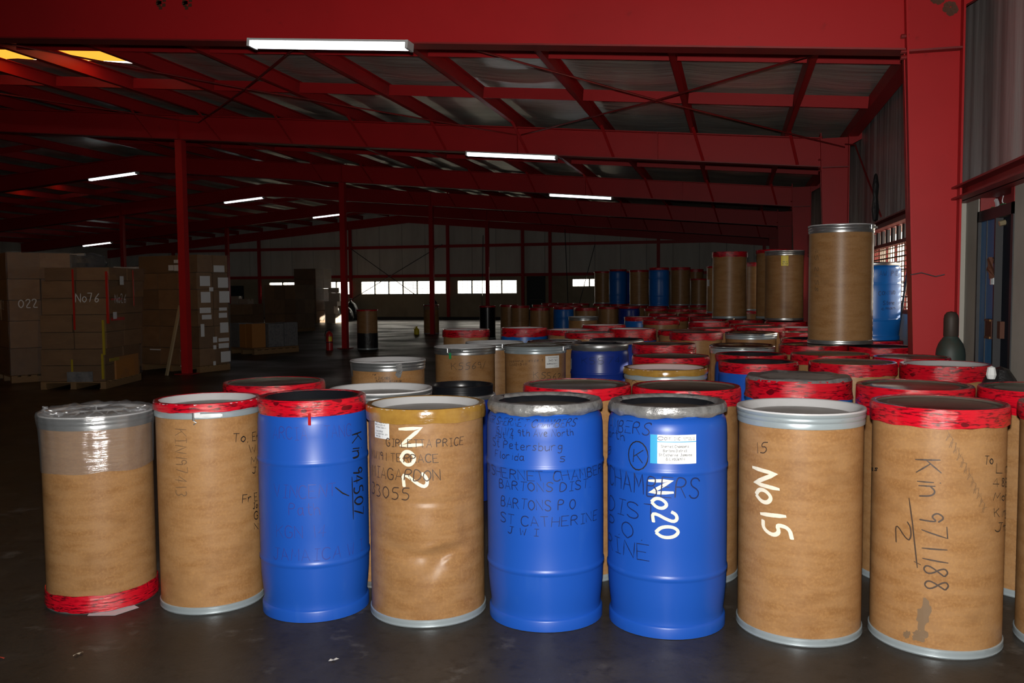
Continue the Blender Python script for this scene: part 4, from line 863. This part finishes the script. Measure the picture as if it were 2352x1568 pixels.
def blot(key, az, z, wa, h, mt, name, n=22, seed=1):
    r_, rf, z_ = surf(key); rn = random.Random(seed); mb = MB(); P = [(az, z)]
    for i in range(n):
        t = 2 * PI * i / n; q = rn.uniform(.65, 1.1); P.append((az + wa * q * math.cos(t) + wa * .35 * math.sin(t), z + h * q * math.sin(t)))
    mb.v = [((rf(b_) + .0010) * math.cos(R_(a)), (rf(b_) + .0010) * math.sin(R_(a)), b_) for a, b_ in P]; mb.f = [(0, i, i % n + 1) for i in range(1, n + 1)]
    put(mb, key).build(name, mt, r_)
blot('d8', -110, .17, 6, .085, STAIN, 'scuff_mark'); blot('d8', -124, .075, 3.5, .02, STAIN, 'scuff_mark', seed=3); blot('d8', -113, .08, 7, .03, STAIN, 'scuff_mark', seed=5)
def label(key, az0, az1, z0, z1, mt=PAPERB, name='paper_label'):
    r_, rf, z_ = surf(key); return put(patch(rf, az0, az1, z0, z1), key).build(name, mt, r_)
def print_on(key, par, az0, az1, z, cap, text, th=.0022, ink='L'):
    o = write(key, text, az0, z, az1, z, cap, th, ink, name='label_print', eps=.0026, jit=0); o.parent = par; return o
lb = label('d4', -130.2, -108, .866, .952)
for i, (a, b_) in enumerate([(-127, -111), (-129, -113), (-126, -112), (-127, -116), (-128, -110), (-127, -117)]): print_on('d4', lb, a, b_, .938 - .012 * i - (.006 if i > 2 else 0), .006, ['AREHOUSE CARE', 'FOR JAMAICA WI', 'PHONE 336 41', 'NAME PRICE', 'KINGSTON JM', 'PCS 1'][i], .0016)
lb = label('d6', -101, -58.5, .785, .912)
c_ = label('d6', -101, -94.5, .785, .912, CYANL, 'label_stripe'); c_.parent = lb; c_.scale = (1.002, 1.002, 1)
c_ = label('d6', -94.5, -58.5, .880, .8835, CYANL, 'label_stripe'); c_.parent = lb; c_.scale = (1.002, 1.002, 1)
print_on('d6', lb, -88, -74, .890, .012, 'CFF, INC', .0022)
print_on('d6', lb, -71, -60, .896, .005, 'SHIPPING LINE', .001); print_on('d6', lb, -71, -60, .888, .005, 'TEL 305 55', .001)
for i, (t_, a, b_) in enumerate([('Shernet Chambers', -91, -66), ('Bartons District', -89, -67.5), ('St.Catherine, Jamaica', -93, -63), ('B/L#036974', -86.5, -69.5)]): print_on('d6', lb, a, b_, .856 - .0185 * i, .0115, t_, .0017)
rr_, rf_, _z = surf('d6'); free_line('d6', [(-91.5 + 2.6 * math.cos(t * .5), .8965 + .0075 * math.sin(t * .5)) for t in range(13)], .0025, 'N', 'label_emblem')
lb = label('a3', -58.7, -27.8, .825, .935); print_on('a3', lb, -53, -33, .886, .018, '363761', .003); print_on('a3', lb, -54, -32, .915, .009, 'IIIIIIIIIIIIII', .003)
print_on('a3', lb, -56, -44, .858, .01, 'SHIPPING', .003); print_on('a3', lb, -42, -31, .858, .01, 'BOX 1', .002); print_on('a3', lb, -40, -33, .836, .009, 'KIN', .002); print_on('a3', lb, -52, -50, .836, .009, '1', .002)
lb = label('b1', -172, -155, .764, .866); print_on('b1', lb, -170, -157, .80, .012, 'KIN 7', .002); print_on('b1', lb, -170, -157, .83, .012, 'BOX 1', .002)
lb = label('s3', -102.8, -81.3, 1.842, 1.99, YELLOW); print_on('s3', lb, -98, -84, 1.862, .016, 'K 7 2', .006); print_on('s3', lb, -99, -85, 1.896, .008, 'ABC 12', .003)
lb = label('s7', -172, -150, 1.55, 1.68)
# green tag, tape tabs
r_ = DR['a1']; MB().box((-.052, -.293, .945), (.022, .003, .055)).build('green_tag', GREENT, r_)
for a in (-137, -52):
    mb = MB(); A = R_(a); 
    for (da, z, q) in ((-.09, 1.0, .296), (.07, 1.01, .296), (-.06, .955, .293), (.09, .955, .293), (-.10, .925, .288), (.05, .905, .286), (-.02, .90, .287)): mb.v.append((q * math.cos(A + da), q * math.sin(A + da), z))
    mb.f = [(0, 2, 3, 1), (2, 4, 6, 5, 3)]; mb.build('tape_tab', DUCT, DR['mj'])
MB().box((.115, -.262, .945), (.014, .004, .055)).build('tape_tail', REDX, DR['d3'])

# raised-lid small blue drum
r = empty('plastic_drum', (-1.973, 6.31, 0)); tag(r, 'shorter dark blue drum with tall raised black lid and bare steel ring', 'drum', G1)
MB().lathe([(.2, .003), (.255, 0), (.262, .004), (.262, .06), (.258, .08), (.268, .14), (.2715, .2), (.272, .5), (.270, .62), (.264, .68), (.252, .715), (.245, .73), (.242, .752)], 56, cap0=True).build('body', NAVY, r, True)
MB().lathe([(.243, .742), (.255, .742), (.259, .75), (.259, .764), (.255, .772), (.240, .774)], 56).build('locking_ring', STEEL, r, True)
l_ = MB().lathe([(.240, .772), (.240, .798), (.2375, .800), (.2375, .812), (.240, .814), (.2405, .838), (.236, .842), (.226, .842), (.222, .836), (.218, .800), (.21, .797)], 56).build('lid', BLACKP, r, True)
MB().lathe([(.21, .797), (.1, .799), (.0005, .80)], 56).build('lid_panel', BROWNL, l_, True)

# two lone drums on the open floor
r = empty('fibre_drum', (-9.16, 21.28, 0)); fibre_parts(r, KRAFT, 'tape', 'brown', .03); tag(r, 'lone fibre drum with black lower half beside the fire extinguisher post', 'drum', G1); r.scale = (.94, .94, 1.0)
MB().lathe([(.2802, .03), (.2806, .2), (.2806, .41), (.2803, .42)], 48, lambda t, q, z, i: (q, z + (.02 * nz3(t, 0, 3) if i > 1 else 0))).build('black_lower_half', BAGBL, r, True)
r = empty('fibre_drum', (-10.06, 28.86, 0)); fibre_parts(r, KRAFT, 'tape', 'white', .03); tag(r, 'lone fibre drum behind the farther red post with film and rubbish on top', 'drum', G1); r.scale = (.93, .93, .96)
MB().lathe([(.284, .86), (.285, .9), (.292, .99), (.29, 1.03), (.2, 1.04), (.0005, 1.05)], 40, lambda t, q, z, i: (q + .006 * nz3(t, z, 6), z + .02 * nz3(t, q, 5))).build('plastic_film', FILM, r, True)
o = empty('rubbish_bag', (-9.97, 28.80, 1.012)); tag(o, 'dark twist of rubbish on top of the lone drum behind the farther red post', 'bag')
MB().lathe([(.0005, 0), (.09, .01), (.12, .06), (.08, .12), (.03, .17), (.0005, .18)], 16, lambda t, q, z, i: (q * (1 + .5 * nz3(t, z, 5)), z + .05 * nz3(t, z, 4) * (i > 1))).build('bag_body', BAGBL, o, True)
o = empty('yellow_jug', (-10.36, 28.2, 0)); tag(o, 'small yellow jug on the floor at foot of the farther red post', 'jug')
MB().lathe([(.0005, 0), (.08, .003), (.085, .02), (.085, .16), (.06, .21), (.025, .23), (.025, .25)], 20).build('jug_body', YELLOW, o, True); MB().lathe([(.028, .245), (.03, .25), (.03, .275), (.0005, .278)], 14).build('jug_cap', YELLOW, o, True)
MB().tube([(-.07, 0, .17), (-.11, 0, .2), (-.09, 0, .24), (-.03, 0, .24)], .009, 6).build('jug_handle', YELLOW, o)

# fire extinguisher, gas cylinder, bag by the door, timber
o = empty('fire_extinguisher', (-9.93, 20.66, 0)); tag(o, 'red fire extinguisher with yellow label on the floor by red post', 'extinguisher')
MB().lathe([(.0005, .004), (.075, 0), (.085, .01), (.085, .40), (.075, .44), (.045, .47), (.028, .48), (.028, .50)], 28).build('vessel', REDX, o, True)
MB().lathe([(.0875, .20), (.0875, .22)], 28).lathe([(.0872, .345), (.0872, .35)], 28).build('band', DARKST, o, True); patch(lambda z: .0853, -80, -20, .24, .36).build('yellow_label', YELLOW, o)
MB().span(-.02, .02, -.02, .02, .49, .525).box((.05, 0, .535), (.11, .022, .012)).box((.05, 0, .505), (.09, .02, .01)).build('valve_handle', DARKST, o)
MB().tube([(-.02, 0, .51), (-.08, -.02, .50), (-.11, -.03, .40), (-.10, -.03, .22)], .011, 8).build('hose', BLACKP, o)
o = empty('gas_cylinder', (1.600, 7.362, 0)); tag(o, 'weathered gas cylinder with neck cap at the foot of the red wall column', 'cylinder')
MB().lathe([(.0005, 0), (.10, .004), (.104, .02), (.104, 1.02), (.1, 1.06), (.085, 1.105), (.062, 1.14), (.048, 1.16), (.046, 1.18)], 36).build('vessel', CYLG, o, True)
MB().lathe([(.050, 1.16), (.053, 1.165), (.053, 1.29), (.048, 1.32), (.032, 1.342), (.0005, 1.35)], 28).build('neck_cap', mat('dark_rust_cap', (0.045, 0.03, 0.022), 0.6), o, True)
o = empty('dark_bundle', (1.62, 6.12, 0)); tag(o, 'black plastic bundle with white modelled flash glints hanging at the blue door bottom', 'bag')
def bd(t, q, z, i): return q * (1 + .22 * nz3(t, z * 2, 2.5)), z
MB().lathe([(.0005, 0), (.10, .01), (.13, .1), (.12, .45), (.13, .7), (.125, .86), (.09, .96), (.05, 1.02), (.0005, 1.04)], 32, bd).build('bundle_body', BAGBL, o, True)
MB().lathe([(.0005, 0), (.022, .004), (.03, .03), (.022, .075), (.0005, .085)], 10, lambda t, q, z, i: (q, z)).box((0, 0, .03), (.035, .02, .05)).build('white_glint', PAPERB, o).location = (-.075, -.09, .965); MB().box((-.10, -.08, .83), (.025, .03, .035)).build('white_glint', PAPERB, o); MB().box((.03, -.135, .84), (.04, .03, .03)).build('white_glint', PAPER, o)  # white solids stand in for flash reflections on the bundle
o = MB().bar((-10.06, 14.17, .0), (-9.965, 14.50, 1.27), .06, .03).build('timber_batten', WOODP); tag(o, 'pale timber batten leaning against the nearest red post', 'timber')

# ------------------------------------------------------------------ pallet loads on the left
CUBE = MB().span(-.5, .5, -.5, .5, 0, 1).mesh('carton')
def board_mesh(): return M_('board', lambda: MB().span(-.5, .5, -.5, .5, 0, 1).mesh('board'))
def pallet(par, wd, dp):
    p = empty('pallet', (0, 0, 0), parent=par)
    for i in range(7):
        o = link('board', board_mesh(), PALLET, p); o.scale = (wd, .09, .02); o.location = (0, -dp / 2 + .045 + i * (dp - .09) / 6, .10)
    for i in range(3):
        o = link('bearer', board_mesh(), PALLET, p); o.scale = (.09, dp, .08); o.location = (-wd / 2 + .045 + i * (wd - .09) / 2, 0, .02)
        o = link('bottom_board', board_mesh(), PALLET, p); o.scale = (.10, dp, .018); o.location = (-wd / 2 + .05 + i * (wd - .1) / 2, 0, .001)
def load(x, y, rz, wd, dp, h, nx, ny, nl, label_, lean=(0, 0), mt=CARTON, wrap=True, seed=0, skip=()):
    r = empty('pallet_load', (x, y, 0), R_(rz)); tag(r, label_, 'pallet load', 'pallets of boxes on the left'); pallet(r, wd, dp); rn = random.Random(seed); me = CUBE
    z = .125; hs = [rn.uniform(.85, 1.15) for _ in range(nl)]; k = (h - .125) / sum(hs)
    for l in range(nl):
        hh = hs[l] * k
        for i in range(nx):
            for j in range(ny):
                if 0 < i < nx - 1 and 0 < j < ny - 1: continue
                if (i, j, l) in skip: continue
                f = (l / max(nl - 1, 1)) ** 1.5; o = link('carton', me, None, r)
                o.location = (-wd / 2 + (i + .5) * wd / nx + lean[0] * f + rn.uniform(-.012, .012), -dp / 2 + (j + .5) * dp / ny + lean[1] * f + rn.uniform(-.012, .012), z + .002)
                o.scale = (wd / nx - .012, dp / ny - .012, hh - .008); o.rotation_euler = (0, 0, R_(rn.uniform(-1.2, 1.2)))
        z += hh
    if wrap:
        m = MB(); c = [(-wd / 2 - .02, -dp / 2 - .02), (wd / 2 + .02, -dp / 2 - .02), (wd / 2 + .02, dp / 2 + .02), (-wd / 2 - .02, dp / 2 + .02)]; n = 14
        for l in range(n + 1):
            f = (max(0, (l / n - .1))) ** 1.5
            for a, b_ in zip(c, c[1:] + c[:1]):
                for q in range(6): m.v.append((a[0] + (b_[0] - a[0]) * q / 6 + lean[0] * f + .012 * noise.noise(Vector((l, q, a[0] * 3 + x))), a[1] + (b_[1] - a[1]) * q / 6 + lean[1] * f + .012 * noise.noise(Vector((l * 2, q, a[1] * 3))), .13 + (h - .12) * l / n))
        for l in range(n):
            for q in range(24): m.f.append((l * 24 + q, l * 24 + (q + 1) % 24, (l + 1) * 24 + (q + 1) % 24, (l + 1) * 24 + q))
        m.build('stretch_wrap', WRAP, r, True, 60)
    return r
CUBE.materials.append(CARTON)
def face_text(r, text, x, y, z, wd, cap, th, side, mt):          # side 'f' front (-y) or 'r' right (+x)
    mp = (lambda u, v: (x + u, y, z + v)) if side == 'f' else (lambda u, v: (x, y + u, z + v))
    ink_text(r, 'paint_mark', text, mp, wd, cap, th, mt, .05, 3)
p1 = load(-12.10, 13.27, -35, 1.2, 1.0, 2.22, 2, 2, 5, 'tall wrapped carton stack at far left edge marked 022', seed=2)
face_text(p1, '022', .64, -.36, 1.28, .30, .14, .016, 'r', PAPER); face_text(p1, 'No22', .05, -.54, 1.26, .40, .14, .016, 'f', PAPER)
p2 = load(-10.34, 12.60, 15, 1.03, 1.40, 1.93, 2, 2, 7, 'leaning wrapped carton stack with red corner tape marked No 76', lean=(.10, 0.02), seed=5)
face_text(p2, 'No76', .10, -.735, 1.38, .36, .14, .014, 'f', PAPER); face_text(p2, 'No26', .635, -.55, 1.36, .42, .14, .014, 'r', PAPER)
for (c, d, mt) in [((.59, -.715, 1.45), (.035, .035, .82), REDSTRAP), ((.51, -.712, .82), (.035, .035, .55), YSTRAP), ((.48, -.71, .36), (.035, .035, .40), YSTRAP), ((.07, -.735, 1.42), (.03, .008, .95), REDSTRAP), ((.625, .22, 1.6), (.008, .03, .6), REDSTRAP),
                   ((.57, -.30, 1.10), (.008, .5, .05), REDSTRAP), ((.60, -.40, 1.42), (.008, .4, .03), REDSTRAP), ((.53, -.4, .45), (.012, .35, .05), YSTRAP), ((.0, -.72, .30), (.03, .008, .35), YSTRAP)]:
    MB().box(c, d).build('strap_tape', mt, p2)
for (y_, z_, a, b_) in ((-.25, 1.72, .14, .14), (-.48, 1.16, .13, .11)): MB().box((.63 if z_ > 1.5 else .60, y_, z_), (.004, a, b_)).build('paper_label', PAPER, p2)
MB().box((.12, -.725, .20), (.40, .02, .16)).build('grey_parcel', GREYB, p2); MB().box((.52, .1, .30), (.03, .9, .36)).build('torn_flap', CARTONO, p2)
p3 = load(-10.415, 15.285, -14, 1.60, .76, 2.22, 3, 2, 6, 'tall neat carton stack behind the nearest red post with rows of white labels', seed=8)
for a, b_, c, d in [(890, 1000, 230, 305), (750, 850, 350, 460), (930, 1035, 365, 480), (755, 850, 525, 645), (940, 1045, 520, 650), (840, 880, 475, 520), (740, 850, 700, 760), (760, 855, 780, 830), (935, 1015, 705, 740), (930, 1015, 765, 820), (940, 1025, 875, 990),
                    (745, 780, 880, 1020), (865, 905, 1030, 1095), (920, 1028, 1050, 1090), (920, 1025, 1110, 1165), (865, 895, 1125, 1170), (940, 1040, 1205, 1325), (860, 885, 1305, 1350)]:
    y0, y1 = [-.38 + .76 * (q - 735) / 310 for q in (a, b_)]; z1, z0 = [2.2 * (1420 - q) / 1295 for q in (c, d)]
    MB().span(.822, .826, y0, y1, z0, z1).build('paper_label', PAPER, p3)
for a, b_, c, d in [(430, 480, 230, 290), (485, 580, 230, 295), (485, 580, 172, 208), (215, 325, 1180, 1192), (525, 605, 1182, 1195), (520, 610, 1355, 1368)]:
    x0, x1 = [.80 - 1.6 * (700 - q) / 590 for q in (a, b_)]; z1, z0 = [2.2 * (1430 - q) / 1300 for q in (c, d)]
    MB().span(x0, x1, -.406, -.402, z0, z1).build('paper_label', PAPER, p3)
p8 = load(-13.28, 15.9, -10, 1.2, 1.0, 2.0, 2, 2, 5, 'carton stack glimpsed between the two leaning stacks at far left', wrap=False, seed=11, skip=((1, 0, 3), (1, 0, 1)))
for i, (x_, y_, z_, lb_) in enumerate([(-13.0, 15.7, 2.0, 'dark grey bag lying on the stack glimpsed at far left'), (-11.95, 16.0, 1.72, 'grey sack with pale rolled edge behind the leaning carton stack')]):
    o = empty('grey_sack', (x_, y_, z_)); tag(o, lb_, 'sack')
    MB().lathe([(.0005, 0), (.40, .02), (.46, .12), (.38, .26), (.2, .32), (.0005, .33)], 24, lambda t, q, z, i: (q * (1 + .25 * nz3(t, z, 3)), z + (.04 * nz3(t, q, 6) if i > 1 else 0))).build('sack_body', GREYB, o, True)
    MB().tube([(-.3, -.35, .30), (.0, -.38, .28), (.3, -.33, .29)], .03, 7).build('rolled_edge', WHITE, o)
p9 = load(-11.88, 16.15, -10, 1.1, 1.0, 1.72, 2, 2, 4, 'carton stack carrying a grey sack behind the leaning carton stack', wrap=False, seed=14)
p4 = load(-11.26, 19.80, -25, 1.0, 1.30, .16, 1, 1, 1, 'low pallet of grey wrapped goods and orange cartons behind the labelled stack', wrap=False)
for (c, d, mt, nm) in [((-.30, -.45, .16), (.38, .38, .58), GREYB, 'wrapped_bundle'), ((.02, -.45, .16), (.24, .38, .56), CARTONO, 'orange_carton'), ((.29, -.45, .16), (.24, .38, .58), CARTONO, 'orange_carton'),
                       ((.30, .0, .16), (.36, .44, .56), GREYB, 'wrapped_bundle'), ((-.2, .0, .16), (.5, .44, .56), GREYB, 'wrapped_bundle'), ((.30, .44, .16), (.36, .40, .58), GREYB, 'wrapped_bundle'), ((-.2, .44, .16), (.5, .40, .55), CARTON, 'brown_carton')]:
    m = MB(); n = 4
    m.span(-.5, .5, -.5, .5, 0, 1); o = m.build(nm, mt, p4); o.location = c; o.scale = d
p5 = load(-15.4, 25.6, -14, 1.1, 1.0, 1.10, 2, 2, 3, 'waist-high wrapped carton pallet behind the low grey pallet', seed=21)
p6 = load(-16.1, 30.2, -12, 1.45, 1.1, 1.72, 3, 2, 3, 'wide chest-high carton stack in front of the half-hidden back window', seed=23)
p7 = load(-19.15, 38.2, -14, 1.30, 1.1, 2.50, 2, 2, 5, 'tallest dark carton stack near the back wall, left of the windows', seed=25)
p10 = load(-21.6, 36.0, -14, 1.2, 1.0, .88, 2, 2, 3, 'low far carton pallet carrying two pale boxes', seed=27)
def carton(x, y, z, rz, d, lb_, mt=CARTONL, grp='loose pale cartons near the back wall'):
    o = empty('carton_box', (x, y, z), R_(rz)); tag(o, lb_, 'box', grp)
    MB().span(-d[0] / 2, d[0] / 2, -d[1] / 2, d[1] / 2, 0, d[2]).build('box_body', mt, o); MB().span(-d[0] / 2 - .001, d[0] / 2 + .001, -.03, .03, d[2] - .06, d[2] + .002).build('closing_tape', TAN, o); return o
carton(-21.85, 35.9, .882, 8, (.5, .5, .38), 'pale carton on the low far pallet, left of two'); carton(-21.3, 35.95, .882, -6, (.45, .45, .25), 'pale carton on the low far pallet, right of two')
zc = 0
for i, (d, dx, lb_) in enumerate([((.55, .5, .42), .0, 'bottom pale carton of the crooked stack beside the tallest dark stack'), ((.45, .45, .34), -.08, 'second pale carton from the floor in the crooked stack'), ((.6, .5, .22), -.02, 'flat pale carton in the middle of the crooked stack'),
                                   ((.5, .45, .38), .12, 'fourth pale carton from the floor in the crooked stack'), ((.46, .4, .22), .05, 'top pale carton of the crooked stack beside the tallest dark stack')]):
    carton(-18.0 + dx, 37.9, zc, -8 + 7 * i, d, lb_); zc += d[2] + .004
for i, (x_, y_, s_) in enumerate([(-19.1, 40.2, 1.0), (-18.25, 40.0, .8), (-18.55, 41.1, 1.1)]):
    o = empty('black_bag', (x_, y_, 0)); tag(o, ['black bag on the floor near the back wall, left of three', 'black bag on the floor near the back wall, right and smallest', 'black bag on the floor near the back wall, rear and largest'][i], 'bag', 'black bags by the back wall')
    MB().lathe([(.0005, 0), (.32, .01), (.38, .2), (.32, .5), (.2, .72), (.06, .84), (.0005, .86)], 22, lambda t, q, z, i: (q * (1 + .25 * nz3(t, z, 3)), z)).build('bag_body', BAGBL, o, True); o.scale = (s_, s_, s_)
    MB().lathe([(.03, .80), (.06, .84), (.02, .90), (.07, .97), (.0005, .98)], 10).build('bag_neck', BAGBL, o, True)
# scraps on the floor in front
for i, (x_, y_, c_, lb_) in enumerate([(-3.02, 3.05, (0.30, 0.03, 0.015), 'curled red-brown leaf on the floor at lower left corner'), (-2.72, 3.16, (0.4, 0.34, 0.26), 'pale wood splinter on the floor below the leftmost drum'), (-1.87, 3.02, (0.3, 0.29, 0.22), 'thin straw on the floor below the third front-row drum'), (-1.62, 3.35, (0.5, 0.48, 0.45), 'small white scrap on the floor below the dented drum')]):
    mb = MB()
    for j in range(5): mb.v += [(j * .012 - .024, -.008 * math.sin(PI * (j + .3) / 5), .002 + .006 * (j % 2)), (j * .012 - .024, .008 * math.sin(PI * (j + .3) / 5), .004)]
    mb.f = [(2 * j, 2 * j + 2, 2 * j + 3, 2 * j + 1) for j in range(4)]
    o = mb.build('floor_scrap', mat('scrap_%d' % i, c_, .6)); o.location = (x_, y_, .001); o.rotation_euler = (0, 0, i * 1.3); tag(o, lb_, 'scrap', 'scraps on the floor')
    if i == 2: o.scale = (2.2, .4, 1)
ink_text(floor, 'paint_mark', 'P', lambda u, v: (1.33 + u, 3.40 + v, .0015), .10, .14, .02, mat('orange_floor_paint', (0.16, 0.035, 0.01), .6))
